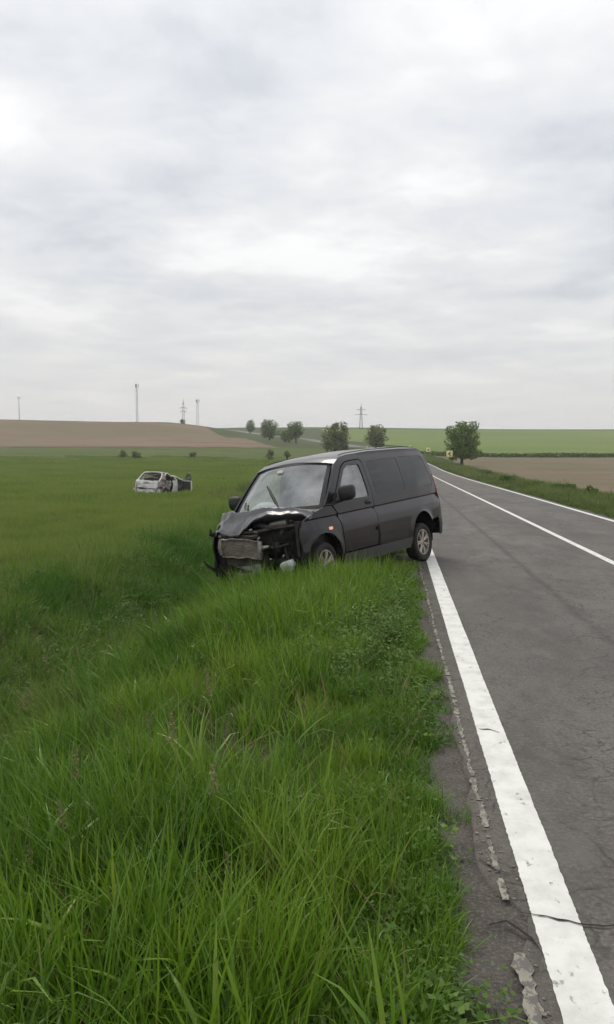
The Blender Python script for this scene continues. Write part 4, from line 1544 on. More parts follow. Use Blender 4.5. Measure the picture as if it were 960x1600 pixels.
# --- windscreen with dark border
def wsc(u, s, off=0.0):
    """u 0 bottom .. 1 top, s -1..1 across."""
    yb, yt = 0.815, 0.672
    y = s * (yb + (yt - yb) * u)
    xb = 1.345 + 0.235 * (1 - abs(s) ** 2.2); xt = 0.785 + 0.075 * (1 - s * s)
    zb = 1.115 + 0.005 * (1 - s * s); z_t = 1.742 + 0.065 * (1 - s * s)
    return (xb + (xt - xb) * u + off * .75, y, zb + (z_t - zb) * u + 0.018 * math.sin(math.pi * u) + off * .65)


mb = MB(); mb.grid(np.array([[wsc(u, s) for s in np.linspace(-1, 1, 25)] for u in np.linspace(0, 1, 11)]))
ws = mb.build('windscreen', m_glass, van, 80)
mb = MB()
fr = 0.035
for u0, u1, s0, s1 in ((-.02, .05, -1.02, 1.02), (.955, 1.02, -1.02, 1.02)):
    mb.grid(np.array([[wsc(u, s, .004) for s in np.linspace(s0, s1, 25)] for u in (u0, (u0 + u1) / 2, u1)]))
for s0, s1 in ((-1.035, -.955), (.955, 1.035)):
    mb.grid(np.array([[wsc(u, s, .003) for s in (s0, (s0 + s1) / 2, s1)] for u in np.linspace(.045, .958, 11)]))
mb.build('seal', m_plastic, ws, 80)
mb = MB(); mb.box((0.92, -0.02, 1.70), (0.05, 0.24, 0.075), (0, .3, 0), .02); mb.build('rear_view_mirror', m_plastic, ws, 40)
mb = MB(); mb.box(wsc(.82, -.18, .004), (0.06, 0.10, 0.05), (0, .85, 0), .01); mb.build('sticker', m_bag, ws)
for nm, pts in (('wiper', [wsc(.0, .30, .05), wsc(.12, .16, .05), wsc(.28, -.02, .035), wsc(.42, -.20, .03), wsc(.52, -.32, .028)]),
                ('wiper', [wsc(.0, -.55, .05), wsc(.09, -.66, .035), wsc(.2, -.76, .03)])):
    wi = MB()
    wi.tube(pts, [.014, .012, .017, .014, .009][:len(pts)], 6)
    w_o = wi.build(nm, m_plastic, van, 60)
    bl = MB(); a_, b_ = Vector(pts[1]), Vector(pts[-1])
    bl.tube([a_ + Vector((.01, 0, -.012)), (a_ + b_) / 2 + Vector((.01, 0, -.014)), b_ + Vector((.012, 0, -.01))], [.010, .013, .008], 6)
    bl.build('wiper_blade', m_black, w_o, 60)

# --- tail end
P = []
for z in np.linspace(0.60, 1.87, 16):
    xr = np.interp(z, [0.62, 0.95, 1.2, 1.5, 1.74, 1.85, 1.9], [-2.455, -2.445, -2.41, -2.345, -2.27, -2.18, -2.1])
    w_ = float(half_w(xr, z))
    P.append([(xr - 0.07 * (1 - abs(s) ** 2.4), s * w_, z) for s in np.linspace(-1, 1, 17)])
mb = MB(); mb.grid(np.array(P)); tg = mb.build('tailgate', m_van, van, 60)
mb = MB(); mb.grid(np.array([[(np.interp(z, [0.95, 1.2, 1.5, 1.74, 1.85], [-2.445, -2.41, -2.345, -2.27, -2.18]) - .075 * (1 - abs(s * .86) ** 2.4) - .004, s * .70, z) for s in np.linspace(-1, 1, 13)] for z in np.linspace(1.2, 1.76, 8)]))
mb.build('rear_window', m_tint, tg, 60)
P = []
for z, o in ((0.30, .0), (0.34, .03), (0.48, .06), (0.58, .06), (0.63, .02)):
    row = []
    for s in np.linspace(-1, 1, 33):
        a = s * 1.5
        row.append((-1.93 - (0.56 + o) * min(1, abs(math.cos(a)) ** .35 * 1.0), math.copysign(min(1, (abs(math.sin(a)) ** .55)) * (0.925 + o * .35), s), z))
    P.append(row)
mb = MB(); mb.grid(np.array(P)); mb.build('rear_bumper', m_plastic, van, 50)

# --- underbody, arches, floor, firewall
mb = MB()
mb.box((-0.3, 0, 0.40), (4.1, 1.22, 0.26))
mb.box((-0.05, 0, 0.44), (2.15, 1.66, 0.12))
mb.box((1.28, 0, 0.80), (0.05, 1.62, 0.70))
mb.box((-2.15, 0, 0.47), (0.55, 1.60, 0.16))
mb.build('underbody', m_black, van)
for ax_, sy in ((1.5, 1), (1.5, -1), (-1.54, 1), (-1.54, -1)):
    mb = MB()
    P = [[(ax_ + .40 * math.cos(a), sy * y, .355 + .40 * math.sin(a)) for y in (0.50, 0.70, 0.90)] for a in np.linspace(-.35, math.pi + .35, 22)]
    mb.grid(np.array(P)); mb.build('arch_liner', m_black, van, 60)

# --- wheels
def wheel(cx, cy, cz, sy, steer=0.0):
    w = empty('wheel', (cx, cy, cz), (0, 0, steer + (math.pi if sy < 0 else 0)), van)
    mb = MB()
    R, r, hw = 0.332, 0.218, 0.112
    mb.lathe([(r, hw * .80), (r + .03, hw * .98), (R - .05, hw * 1.04), (R - .018, hw * .93), (R, hw * .66), (R, -hw * .66), (R - .018, -hw * .93), (R - .05, -hw * 1.04), (r + .03, -hw * .98), (r, -hw * .8)], 48)
    for g_ in (-.4, 0, .4):
        mb.lathe([(R + .002, hw * g_ + .008), (R + .005, hw * g_ + .03), (R + .002, hw * g_ + .05)], 48, closed=False)
    mb.build('tyre', m_tyre, w, 40)
    mb = MB()
    mb.lathe([(r + .004, hw * .86), (r - .012, hw * .86), (r - .022, hw * .5), (r - .03, -hw * .7), (r + .004, -hw * .7)], 40)
    for k in range(7):
        a = 2 * math.pi * k / 7
        for da in (-.13, .13):
            p0 = Vector((.055 * math.cos(a + da * .8), hw * .62, .055 * math.sin(a + da * .8)))
            p1 = Vector((.13 * math.cos(a + da * .75), hw * .70, .13 * math.sin(a + da * .75)))
            p2 = Vector((.205 * math.cos(a + da), hw * .74, .205 * math.sin(a + da)))
            mb.tube([p0, p1, p2], [.020, .017, .016], 6)
    mb.lathe([(0.0, hw * .72), (.045, hw * .74), (.062, hw * .66), (.066, hw * .4), (0, hw * .4)], 20)
    mb.build('rim', m_alloy, w, 40)
    mb = MB(); mb.lathe([(0.001, .0), (.15, .0), (.15, .025), (.001, .025)], 24); mb.build('brake_disc', m_engine, w, 40)


wheel(1.5, 0.80, 0.285, 1, rad(4))
wheel(1.5, -0.80, 0.30, -1)
wheel(-1.55, 0.805, 0.238, 1)
wheel(-1.55, -0.805, 0.27, -1)

# --- cabin
mb = MB()
mb.box((1.18, 0, 1.02), (0.36, 1.50, 0.16), (0, 0.12, 0), .05)
mb.box((1.02, 0.40, 1.10), (0.16, 0.42, 0.12), (0, .2, 0), .04)
mb.build('dashboard', m_dash, van, 40)
sw = MB(); sw.lathe([(.185 + .014 * math.cos(q), .014 * math.sin(q)) for q in np.linspace(0, 6.283, 8, endpoint=False)], 28, 'Z')
for a in (0.4, math.pi - .4, -math.pi / 2):
    sw.tube([(0, 0, -.01), (.18 * math.cos(a), .18 * math.sin(a), 0)], .014, 5)
so = sw.build('steering_wheel', m_dash, van, 60, loc=(0.88, 0.40, 1.13)); so.rotation_euler = (0, rad(-58), 0)
for sy in (1, -1):
    st = MB()
    st.box((0.30, sy * .42, 0.78), (0.52, 0.52, 0.16), (0, -.1, 0), .05)
    st.box((0.05, sy * .42, 1.12), (0.15, 0.50, 0.66), (0, -.18, 0), .06)
    st.tube([(-.02, sy * .42 - .07, 1.40), (-.03, sy * .42 - .07, 1.5)], .008, 5)
    st.tube([(-.02, sy * .42 + .07, 1.40), (-.03, sy * .42 + .07, 1.5)], .008, 5)
    st.box((-.05, sy * .42, 1.56), (0.11, 0.27, 0.19), (0, -.12, 0), .05)
    st.build('seat', m_seat, van, 50)
mb = MB()
mb.box((-1.0, 0, 1.0), (0.14, 1.45, 0.75), (0, -.15, 0), .06); mb.box((-1.05, .4, 1.48), (0.1, .28, .18), (0, -.1, 0), .05); mb.box((-1.05, -.4, 1.48), (0.1, .28, .18), (0, -.1, 0), .05)
mb.build('rear_bench', m_seat, van, 50)
bm_ = MB()
P = []
for i in range(9):
    th = math.pi * i / 8
    row = []
    for j in range(17):
        ph = 2 * math.pi * j / 16
        d = Vector((math.sin(th) * math.cos(ph), math.sin(th) * math.sin(ph), math.cos(th)))
        k = 1 + .28 * noise.noise(d * 2.3 + Vector((3, 1, 2)))
        row.append((1.10 + .17 * d.x * k, -.42 + .25 * d.y * k, 1.16 + .10 * d.z * k))
    P.append(row)
bm_.grid(np.array(P)); bm_.build('airbag', m_bag, van, 80)

# --- bonnet: buckled sheet, folded down on the far corner, lifted and torn short on the near side
P = []
NS, NU = 46, 30
for i in range(NU + 1):
    u = i / NU
    row = []
    for j in range(NS + 1):
        s = -1 + 2 * j / NS                 # -1 far side, +1 near side
        back = Vector((1.42 + 0.20 * (1 - abs(s) ** 2.2), s * 0.86, 1.075 + 0.055 * (1 - s * s)))
        fx = np.interp(s, [-1, -.75, -.45, -.15, .1, .4, .7, 1], [1.95, 2.00, 2.06, 2.07, 2.02, 1.96, 1.88, 1.74])
        fz = np.interp(s, [-1, -.75, -.45, -.15, .1, .4, .7, 1], [0.86, 0.84, 0.83, 0.89, 1.03, 1.10, 1.10, 1.02])
        fy = np.interp(s, [-1, -.75, -.45, -.15, .1, .4, .7, 1], [-.77, -.62, -.40, -.16, .06, .30, .56, .86])
        front = Vector((fx, fy, fz))
        p = back.lerp(front, u)
        arch = math.sin(math.pi * min(1, u * .92)) * np.interp(s, [-1, -.6, 0, .5, 1], [.12, .15, .10, .04, .02])
        fold = 0.055 * math.exp(-((u - .55 - .12 * s) / .09) ** 2) * (1 - .5 * s)
        cr = noise.fractal(Vector((p.x * 3.4, p.y * 3.4, 5.0)), 1.0, 2.0, 4)
        cr2 = abs(noise.noise(Vector((p.x * 8 + 3, p.y * 7, 2.0))))
        amp = (.25 + .75 * u) * (0.032 + 0.050 * max(0, -s))
        rg1 = abs(noise.noise(Vector((p.x * 2.6 + p.y * 1.9, p.y * 2.2 - p.x * 1.1, 8.0))))
        rg2 = abs(noise.noise(Vector((p.x * 5.5 - p.y * 3.5, p.y * 5.0 + p.x * 2.0, 1.5))))
        p = p + Vector((0.015 * cr * u, 0.015 * cr * u, arch + fold + amp * (.55 * cr + 1.9 * rg1 - 1.5 * rg2 - .35)))
        row.append(tuple(p))
    P.append(row)
mb = MB(); mb.sheet(np.array(P), .018); mb.build('bonnet', m_hood, van, 24)
mb = MB()
mb.grid(np.array([[(1.36 + .22 * (1 - abs(s) ** 2.2) + o, s * .84, z + .03 * (1 - s * s)) for s in np.linspace(-1, 1, 17)] for o, z in ((-.03, 1.10), (.05, 1.085), (.12, 1.06))]))
mb.build('cowl', m_plastic, van, 60)

# --- exposed, crushed front end
mb = MB()
mb.box((1.62, 0.12, 0.72), (0.42, 0.62, 0.42), (0.1, 0.1, .2), .06)
mb.box((1.66, 0.42, 0.80), (0.30, 0.30, 0.16), (0, .2, -.3), .03)
mb.lathe([(0.01, 0), (.10, 0), (.11, .06), (.07, .10), (0.01, .10)], 18, 'Y', (1.86, .30, .62))
mb.lathe([(0.01, 0), (.07, 0), (.075, .05), (.01, .06)], 16, 'Y', (1.88, .46, .80))
mb.tube([(1.78, -.1, .92), (1.92, .1, .96), (1.94, .32, .90), (1.82, .52, .86)], .035, 8)
mb.tube([(1.70, .5, .95), (1.84, .62, .80), (1.90, .60, .58), (1.86, .5, .45)], .028, 8)
mb.tube([(1.95, -.05, .70), (2.02, .15, .66), (2.0, .40, .62), (1.92, .62, .66)], .022, 8)
mb.build('engine', m_engine, van, 45)
mb = MB(); mb.box((1.80, 0.36, 0.955), (0.16, 0.26, 0.07), (.1, .1, .3), .015); mb.build('battery_cover', m_bare, van, 40)
mb = MB()   # inner wings and slam panel, bent
mb.box((1.62, 0.76, 0.72), (0.62, 0.05, 0.50), (0, 0, -.06)); mb.box((1.52, -0.74, 0.72), (0.55, 0.05, 0.5))
mb.box((1.62, 0, 0.42), (0.62, 1.4, 0.05))
mb.tube([(1.98, -.66, .84), (2.02, -.30, .86), (1.98, .10, .87), (1.90, .45, .90), (1.76, .80, .92)], .032, 6)
mb.tube([(1.86, .46, .88), (1.90, .50, .62), (1.90, .52, .42)], .03, 6)
mb.build('front_frame', m_engine, van, 40)
mb = MB()
mb.tube([(1.96, .70, .84), (1.99, .66, .70), (1.95, .60, .56), (1.98, .70, .42)], .015, 5)
mb.tube([(2.0, .36, .80), (2.05, .42, .62), (2.0, .38, .44), (2.06, .30, .36)], .012, 5)
mb.tube([(1.92, .80, .50), (1.98, .84, .36), (1.95, .86, .22)], .012, 5)
mb.tube([(2.16, .26, .62), (2.10, .34, .50), (2.16, .28, .34)], .011, 5)
mb.build('wiring', m_black, van, 50)
mb = MB()   # ragged lamp housing shell on the near corner
P = []
for i in range(9):
    row = []
    for j in range(9):
        y = .46 + .36 * j / 8; z = .42 + .40 * i / 8
        row.append((1.93 - .14 * (j / 8) ** 2 + .06 * noise.noise(Vector((y * 7, z * 7, 4))), y, z + .02 * noise.noise(Vector((y * 9, 1, z * 5)))))
    P.append(row)
mb.sheet(np.array(P), .012, (-.012, 0, 0)); mb.build('headlamp_housing', m_black, van, 40)
def crumple_sheet(x0, y0, y1, z0, z1, amp, seed, tilt=0.0, n=15, m=8, thick=.03, twist=0.0, dz=0.0):
    P = []
    for i in range(m):
        row = []
        for j in range(n):
            a, b = j / (n - 1), i / (m - 1)
            y = y0 + (y1 - y0) * a; z = z0 + (z1 - z0) * b + dz * a
            q = Vector((y * 4, z * 5, seed))
            row.append((x0 + tilt * b + twist * a + amp * noise.fractal(q, 1, 2, 3), y + amp * .5 * noise.noise(q * 1.7), z + amp * .7 * noise.noise(q * 1.3 + Vector((7, 1, 3)))))
        P.append(row)
    return np.array(P), thick


P, th_ = crumple_sheet(2.10, -.52, .15, .575, .80, .065, 3.0, -.02, twist=.0, dz=-.085)
mb = MB(); mb.sheet(P, off=(-.06, 0, 0)); itc = mb.build('radiator', m_rad, van, 30)
mb = MB()   # end tanks and top rail of the radiator
mb.tube([(2.08, .16, .48), (2.10, .19, .60), (2.07, .18, .73)], [.035, .045, .035], 8)
mb.tube([(2.07, .19, .63), (2.10, .27, .645), (2.06, .32, .65)], [.03, .028, .022], 8)
mb.build('end_tank', m_bare, itc, 50)
mb = MB(); mb.tube([(2.10, -.54, .57), (2.11, -.56, .68), (2.09, -.54, .80)], [.028, .034, .028], 8)
mb.build('end_tank', m_bare, itc, 50)
mb = MB()
mb.tube([tuple(np.array(p) + (.006, 0, .012)) for p in P[-1][::2]], .013, 5); mb.tube([tuple(np.array(p) + (.006, 0, -.008)) for p in P[0][::2]], .012, 5)
mb.build('rail', m_bare, itc, 50)
P, th_ = crumple_sheet(2.03, -.56, .10, .815, .90, .06, 9.0, -.04, dz=-.04)
mb = MB(); mb.sheet(P, off=(-.04, 0, 0)); cnd = mb.build('condenser', m_rad2, van, 30)
mb = MB(); mb.tube([tuple(np.array(p) + (.01, 0, .005)) for p in P[-1][::2]], .012, 5); mb.tube([tuple(np.array(p) + (.008, 0, 0)) for p in P[3][::2]], .007, 5)
mb.build('rail', m_bare, cnd, 50)
P, th_ = crumple_sheet(2.05, -.50, .22, .37, .54, .05, 14.0, -.03, dz=-.04)
mb = MB(); mb.sheet(P, off=(-.03, 0, 0)); mb.build('lower_cooler', m_rad2, van, 30)
mb = MB()   # torn remains of the far wing and grille edge
P = np.array([[(1.92 + .04 * math.sin(j * .9 + i) - .02 * i, -.58 - .045 * j - .005 * i, .36 + .10 * i + .02 * j) for j in range(5)] for i in range(6)])
mb.sheet(P, off=(-.012, 0, 0)); mb.tube([(1.90, -.80, .86), (1.94, -.86, .88), (1.9, -.89, .95)], [.05, .035, .012], 6)
mb.build('torn_wing', m_black, van, 30)
mb = MB()   # bumper cover torn down, dark lower lip
P = np.array([[(2.20 - .10 * abs(s) ** 2 + .03 * k, s * .45 - .40, .30 + .04 * k - .05 * s + .035 * math.sin(5 * s)) for s in np.linspace(-1, 1, 15)] for k in range(4)])
mb.sheet(P, off=(-.015, 0, -.006)); mb.build('bumper_lip', m_plastic, van, 40)
P, th_ = crumple_sheet(2.20, -.20, .27, .25, .40, .03, 21.0, -.05, dz=.01)
P[:, :, 1] += (P[:, :, 2] - .25) * -.35
mb = MB(); mb.sheet(P, off=(-.010, 0, 0)); mb.build('bumper_cover', m_hood, van, 30)
mb = MB(); mb.box((2.02, .60, .375), (.16, .20, .11), (.2, .1, .3), .03); mb.box((2.02, .60, .31), (.13, .16, .06), (.2, .1, .3), .02)
mb.build('washer_bottle', m_whitep, van, 40)
for k, (x_, y_, z_) in enumerate(((2.1, -.54, .84), (2.11, .20, .78), (2.09, .05, .91), (2.07, .33, .47), (2.0, .52, .5))):
    mb = MB(); mb.box((x_, y_, z_), (.02, .045, .03), (k, k * .7, k * 1.3), .004); mb.build('broken_clip', m_bare, van, 30)

# ------------------------------------------------------------------ wrecked hatchback in the wheat
m_silver = pm('dirty_silver_paint', (0.72, 0.71, 0.69), (0.55, 0.53, 0.51), 5, 0.4, 0.0)
m_scuff = pm('scraped_purplish_panel', (0.34, 0.29, 0.28), (0.10, 0.075, 0.075), 6, 0.55, 0.1)
m_pale = pm('torn_white_plastic', (0.60, 0.59, 0.54), (0.33, 0.32, 0.29), 9, 0.7)
m_green_glass = glass_mat('greenish_door_glass', (0.42, 0.55, 0.50), 0.25)
wreck = tag(empty('wrecked_hatchback', (*WRECK_XY, zt1(*WRECK_XY) + 0.03), (rad(1.5), rad(-1), WRECK_RZ)), 'silver hatchback wreck in the wheat, rear crushed and right door open', 'car')


def wreck_w(x, z):
    return np.interp(z, [.2, .4, .65, .85, 1.0, 1.35], [.74, .80, .82, .80, .76, .60]) + np.interp(x, [-1.95, -1.6, 1.2, 1.85], [-.10, 0, 0, -.16])


WA_R, WA_F = circle(-1.22, .29, .33, 24), circle(1.23, .29, .33, 24)
HATCH_SIDE = [(-1.86, .35), (-1.88, .70), (-1.80, .95), (-1.52, 1.02), (-1.18, 1.33), (-1.00, 1.38), (-.90, 1.36), (-1.22, 1.00), (-.80, .96), (-.62, .55), (-.72, .25), (-1.5, .25)]
SILL_SIDE = [(-.60, .25), (-.52, .60), (-.70, .95), (.12, .93), (.14, .25)]
FRONT_SIDE = [(.95, .25), (.95, .90), (1.60, .80), (1.86, .62), (1.86, .28)]
cr_q = lambda x, z: -.10 * max(0, -x - .9) + .15 * noise.fractal(Vector((x * 3.1, z * 3.3, 2)), 1, 2, 3)
side_panel('rear_quarter', HATCH_SIDE, [WA_R], m_scuff, wreck, -1, 0, .05, .09, wreck_w, cr_q)
side_panel('rear_quarter', HATCH_SIDE, [WA_R], m_silver, wreck, 1, 0, .05, .09, wreck_w, lambda x, z: .05 * noise.noise(Vector((x * 3, z * 3, 8))))
for sy in (1, -1):
    rd_ = side_panel('rear_door', SILL_SIDE, [], m_silver, wreck, sy, 0, .04, .1, wreck_w, lambda x, z: .03 * noise.noise(Vector((x * 4, z * 4, 5))))
    side_panel('front_wing', FRONT_SIDE, [WA_F], m_silver, wreck, sy, 0, .04, .1, wreck_w)
    mb = MB()   # pillars and roof rail
    pts = [(-1.20, sy * .70, 1.00), (-.98, sy * .62, 1.33), (-.72, sy * .60, 1.35), (-.3, sy * .6, 1.20), (.25, sy * .60, 1.14), (.95, sy * .72, .90)]
    mb.tube(pts, [.045, .045, .04, .04, .04, .045], 7); mb.tube([(.13, sy * .78, .30), (.11, sy * .76, .92), (-.02, sy * .61, 1.22)], [.05, .045, .04], 7)
    mb.build('pillar', m_silver, wreck, 50)
mb = MB(); mb.tube([(-.64, -.84, .98), (-.60, -.87, .74), (-.66, -.88, .55), (-.80, -.87, .38), (-.84, -.86, .22)], [.03, .04, .045, .04, .03], 7)
mb.build('hanging_seal', m_black, wreck, 50)
# rear hatch: bowed sheet with a hinge edge, dented recess for the plate
P = []
for i in range(10):
    row = []
    for j in range(17):
        s, t = -1 + j / 8, i / 9
        y = .02 + s * (.70 - .03 * t); z = .60 + .40 * t + .03 * s
        d_ = -.11 * math.exp(-((s - .05) / .25) ** 2 - ((t - .62) / .2) ** 2)
        row.append((-1.90 + .12 * s * s - d_ + .10 * t * t + .07 * noise.fractal(Vector((y * 3.2, z * 4, 3)), 1, 2, 3), y, z + .04 * noise.noise(Vector((y * 3, 2, 1))) * t))
    P.append(row)
mb = MB(); mb.sheet(np.array(P), off=(.03, 0, 0)); ht = mb.build('hatch', m_silver, wreck, 45)
mb = MB(); mb.box((-1.91, .06, .865), (.03, .34, .06), (0, .1, .02), .01); mb.build('plate_recess', m_scuff, ht, 40)
mb = MB(); mb.box((-1.93, .25, .575), (.05, .42, .055), (0, 0, .05), .01); mb.build('handle_gap', m_black, ht, 40)
# rear window opening: bent frame, loose struts, sagging headliner
mb = MB(); mb.tube([(-1.66, .66, .99), (-1.30, .62, 1.25), (-1.12, .54, 1.385), (-1.06, .1, 1.42), (-1.08, -.35, 1.41), (-1.13, -.52, 1.36), (-1.42, -.60, 1.10), (-1.70, -.62, .97)], .035, 7)
mb.build('window_frame', m_silver, wreck, 50)
for pts, mt in (([(-1.50, .55, 1.05), (-1.30, .10, 1.16), (-1.22, -.40, 1.10)], m_scuff), ([(-1.25, .60, 1.24), (-1.2, .15, 1.22), (-1.1, -.45, 1.34)], m_bare), ([(-1.60, .42, .98), (-1.40, .45, 1.16), (-1.3, .40, 1.24)], m_bare)):
    mb = MB(); mb.tube(pts, .03, 6); mb.build('loose_strut', mt, wreck, 50)
P = [[(x, s * .60, np.interp(x, [-1.1, -.75, -.3, .3], [1.42, 1.37, 1.21, 1.14]) + .03 * (1 - s * s) - .06 * math.exp(-((x + .2) / .25) ** 2) + .03 * noise.noise(Vector((x * 3, s * 2, 1)))) for s in np.linspace(-1, 1, 13)] for x in np.linspace(-1.10, .34, 12)]
mb = MB(); mb.sheet(np.array(P), .02); mb.build('roof', m_silver, wreck, 45)
P = [[(x, s * (.60 + (x - .3) * .17), z + .02 * (1 - s * s)) for s in np.linspace(-1, 1, 9)] for x, z in ((.34, 1.16), (.66, 1.04), (.98, .91))]
mb = MB(); mb.grid(np.array(P)); mb.build('windscreen', m_glass, wreck, 60)
P = [[(x, s * .72, z + .04 * (1 - s * s) + .02 * noise.noise(Vector((x * 4, s * 3, 2)))) for s in np.linspace(-1, 1, 9)] for x, z in ((.96, .92), (1.3, .88), (1.6, .80), (1.86, .62), (1.88, .35))]
mb = MB(); mb.sheet(np.array(P), .02); mb.build('bonnet', m_silver, wreck, 50)
mb = MB(); mb.box((0, 0, .30), (3.3, 1.2, .16)); mb.box((0.1, 0, .36), (1.7, 1.5, .06)); mb.build('floor_pan', m_black, wreck)
for sx, sy in ((-.95, 0), (.15, .36), (.15, -.36)):
    mb = MB(); w_ = 1.2 if sy == 0 else .46
    mb.box((sx + .2, sy, .58), (.45, w_, .16), (0, -.1, 0), .04); mb.box((sx - .06, sy, .86), (.13, w_, .52), (0, -.2, 0), .04)
    mb.build('seat', m_seat, wreck, 45)
# torn bumper and lamps
P = [[(-1.93 + .14 * s * s + .05 * noise.noise(Vector((s * 4, z * 6, 1))), s * .74, z + .03 * noise.noise(Vector((s * 5, z, 4)))) for s in np.linspace(-1, 1, 17)] for z in np.linspace(.34, .56, 6)]
mb = MB(); mb.sheet(np.array(P), off=(.02, 0, 0)); mb.build('rear_bumper', m_pale, wreck, 45)
for k, (y, z, a) in enumerate(((.30, .40, .3), (-.10, .38, -.2), (-.36, .42, .5))):
    mb = MB(); mb.box((-2.0 + .02 * k, y, z), (.05, .26, .12), (a, .3, a * .5), .02); mb.build('bumper_shard', m_whitep, wreck, 40)
mb = MB(); mb.box((-1.80, .76, .70), (.12, .08, .22), (0, 0, .4), .02); mb.build('tail_lamp', m_red, wreck, 40)
mb = MB(); mb.box((-1.82, .80, .50), (.10, .10, .12), (.3, .2, .4), .02); mb.build('broken_corner', m_pale, wreck, 40)
for cx, cy in ((-1.22, .70), (-1.22, -.72), (1.23, .70), (1.23, -.70)):
    w = empty('wheel', (cx, cy, .29), (0, 0, math.pi if cy < 0 else 0), wreck)
    mb = MB(); mb.lathe([(.18, .07), (.20, .085), (.26, .085), (.29, .06), (.29, -.06), (.26, -.085), (.20, -.085), (.18, -.07)], 28); mb.build('tyre', m_tyre, w, 40)
    mb = MB(); mb.lathe([(.0, .06), (.05, .062), (.06, .04), (.15, .05), (.18, .07), (.18, -.05), (0, -.05)], 28); mb.build('rim', m_alloy, w, 40)
# front right door swung wide open on its hinges
dr = empty('open_door', (.94, -.80, 0), (0, 0, rad(52)), wreck)
mb = MB()
mb.prism([(0, .28), (0, .90), (-.98, .93), (-1.02, .45), (-.96, .28)], -.03, .03); mb.build('door_skin', m_silver, dr)
mb = MB(); mb.prism([(-.04, .32), (-.04, .86), (-.94, .88), (-.96, .34)], .031, .06); mb.prism([(-.04, .32), (-.04, .86), (-.94, .88), (-.96, .34)], -.06, -.031); mb.build('door_lining', m_dash, dr)
mb = MB(); mb.tube([(0, 0, .90), (-.42, 0, 1.30), (-.55, 0, 1.345), (-.96, 0, 1.34), (-.98, 0, .93)], .026, 6); mb.build('window_frame', m_scuff, dr, 50)
mb = MB(); mb.prism([(-.03, .91), (-.42, 1.285), (-.55, 1.325), (-.94, 1.32), (-.955, .93)], -.004, .004); mb.build('window_pane', m_green_glass, dr)
mb = MB(); mb.box((-.06, -.12, 1.0), (.10, .16, .13), (0, 0, .2), .03); mb.build('mirror', m_plastic, dr, 40)

# ------------------------------------------------------------------ masts and pylons on the skyline
m_galv = pm('weathered_steel', (0.13, 0.135, 0.14), (0.09, 0.095, 0.10), 3, 0.7, 0.0)
m_wood = pm('grey_concrete_pole', (0.22, 0.21, 0.195), (0.16, 0.15, 0.14), 3, 0.9)


def mast(name, px, d, top_py, label, cat, w0, w1, arms=(), antenna=False, mem=0.085, group=None, solid=False):
    X, Y = gp(px, d)
    z0 = zt1(X, Y) - .2
    H = zy(top_py, d) - z0
    root = tag(empty(name, (X, Y, z0), (0, 0, YAW + rad(8))), label, cat, group)
    if solid:
        mb = MB(); mb.tube([(0, 0, 0), (0, 0, H)], [w0, w1], 8); mb.build('pole', m_wood, root, 50)
    else:
        Ht = H * (.86 if arms or antenna else 1)
        for sx, sy in ((1, 1), (1, -1), (-1, 1), (-1, -1)):
            mb = MB(); mb.tube([(sx * w0 / 2, sy * w0 / 2, 0), (sx * w1 / 2, sy * w1 / 2, Ht)], mem, 4); mb.build('leg', m_galv, root)
        mb = MB()
        n = max(6, int(Ht / max(w0, .9) / .9))
        c4 = ((1, 1), (-1, 1), (-1, -1), (1, -1))
        for k in range(n):
            za, zb = Ht * k / n, Ht * (k + 1) / n
            wa, wb = (w0 + (w1 - w0) * k / n) / 2, (w0 + (w1 - w0) * (k + 1) / n) / 2
            for q in range(4):
                a, b = c4[q], c4[(q + 1) % 4]
                if k % 2:
                    a, b = b, a
                mb.tube([(a[0] * wa, a[1] * wa, za), (b[0] * wb, b[1] * wb, zb)], mem * .5, 3, caps=False)
        o = mb.build('bracing', m_galv, root); o['kind'] = 'stuff'
        mb = MB(); mb.tube([(0, 0, Ht - .3), (0, 0, H)], [mem * 1.6, mem * .8], 5); mb.build('spire', m_galv, root, 50)
    for f, half in arms:
        mb = MB()
        mb.tube([(-half, 0, H * f), (0, 0, H * f + .35), (half, 0, H * f)], mem * .9, 4); mb.tube([(-half, 0, H * f), (0, 0, H * f - .15), (half, 0, H * f)], mem * .7, 4)
        ca = mb.build('cross_arm', m_galv, root)
        for s in (-1, 1):
            mb = MB(); mb.tube([(s * half * .94, 0, H * f), (s * half * .94, 0, H * f - .8)], mem * .8, 5); mb.build('insulator', m_wood, ca)
    if antenna:
        for k in range(3):
            a = k * 2.094 + .3
            mb = MB(); mb.box((math.cos(a) * (w1 * .5 + .45), math.sin(a) * (w1 * .5 + .45), H * .955), (.3, .3, H * .085), (0, 0, a), .05)
            mb.build('antenna', m_wood, root)
        mb = MB(); mb.tube([(math.cos(q) * (w1 * .5 + .3), math.sin(q) * (w1 * .5 + .3), H * .90) for q in np.linspace(0, 6.283, 9)], mem * .7, 4); mb.build('platform', m_galv, root)
    return root


mast('utility_pole', 33, 400, 621, 'thin lone pole on the skyline at the far left', 'pole', .17, .11, ((.965, .9),), solid=True)
mast('antenna_mast', 216, 420, 601, 'tallest slender antenna mast on the brown hill', 'mast', .95, .75, (), True, .075, 'antenna masts on the skyline')
mast('antenna_mast', 310, 425, 625, 'shorter antenna mast just right of the hilltop pylon', 'mast', 1.5, .8, (), True, .075, 'antenna masts on the skyline')
mast('power_pylon', 288, 420, 624, 'pale pylon with cross-arms standing between the two masts', 'pylon', 1.5, .6, ((.70, 1.7), (.58, 1.5)), mem=.10, group='power pylons on the skyline')
mast('power_pylon', 564, 540, 631, 'lattice pylon with cross-arms above the van roof', 'pylon', 2.0, .7, ((.76, 2.9), (.58, 4.2)), mem=.12, group='power pylons on the skyline')

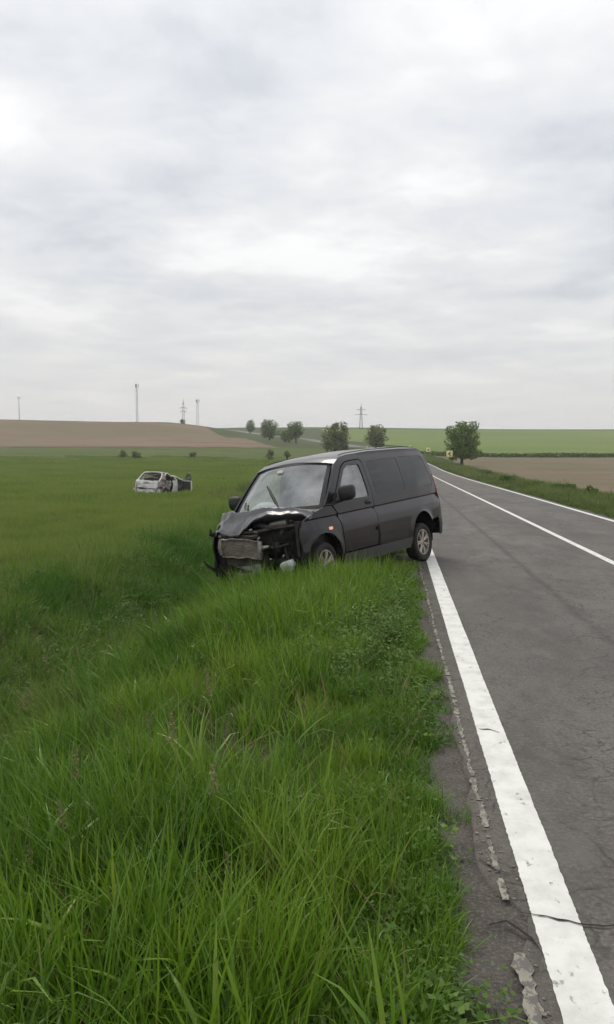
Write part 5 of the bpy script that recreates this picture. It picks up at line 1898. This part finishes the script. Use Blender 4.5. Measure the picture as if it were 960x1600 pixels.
# ------------------------------------------------------------------ chevron boards round the bend
m_sign = pm('pale_yellow_board', (0.86, 0.78, 0.36), (0.76, 0.68, 0.30), 6, 0.5)
m_signk = pm('black_sign_face', (0.035, 0.033, 0.03), (0.025, 0.024, 0.022), 6, 0.5)
for px, d, cy, lab in ((702, 125, 709, 'yellow chevron board nearest the big tree'), (669, 185, 703, 'middle yellow chevron board just right of the van'), (641, 235, 699, 'farthest chevron board peeping over the van roof')):
    X, Y = gp(px, d)
    zg = zt1(X, Y)
    zc = zy(cy, d) - zg
    S = .96
    sg = tag(empty('chevron_board', (X, Y, zg), (0, 0, YAW - math.atan((px - 480) / F_PX))), lab, 'sign', 'chevron boards on the bend')
    mb = MB(); mb.tube([(0, .06, -.1), (0, .06, zc + S * .4)], .04, 8); mb.build('post', m_galv, sg, 50)
    mb = MB(); mb.box((0, 0, zc), (S, .04, S), (0, 0, 0), .008); bd = mb.build('board', m_sign, sg, 40)
    mb = MB(); mb.prism([(.14, .30), (.34, .30), (.02, 0), (.34, -.30), (.14, -.30), (-.26, 0)][::-1], -.028, -.023, Matrix.Translation((0, 0, zc)))
    mb.build('chevron', m_signk, bd)
X, Y = gp(573, 250)
mp = tag(empty('marker_post', (X, Y, zt1(X, Y))), 'small white roadside post between two far trees', 'post')
mb = MB(); mb.box((0, 0, .6), (.32, .28, 1.2), (0, 0, .3), .05); mb.build('stone', m_whitep, mp, 40)
mb = MB(); mb.box((0, 0, 1.22), (.36, .32, .10), (0, 0, .3), .03); mb.build('cap', m_whitep, mp, 40)

# ------------------------------------------------------------------ air
zmin = float(GV[:, 2].min())
t = NT('pale_air')
t.t.nodes.remove(t.bsdf)
vol = t.n('ShaderNodeVolumePrincipled')
vol.inputs['Color'].default_value = (0.93, 0.94, 0.95, 1)
vol.inputs['Density'].default_value = 0.0004
t.l(vol.outputs[0], t.out.inputs['Volume'])
mb = MB(); mb.box((0, 0, (zmin - 1 + 44) / 2), (6600, 6600, 44 - (zmin - 1)))
tag(mb.build('haze', t.m), 'thin pale haze over the far fields', 'haze', kind='stuff')
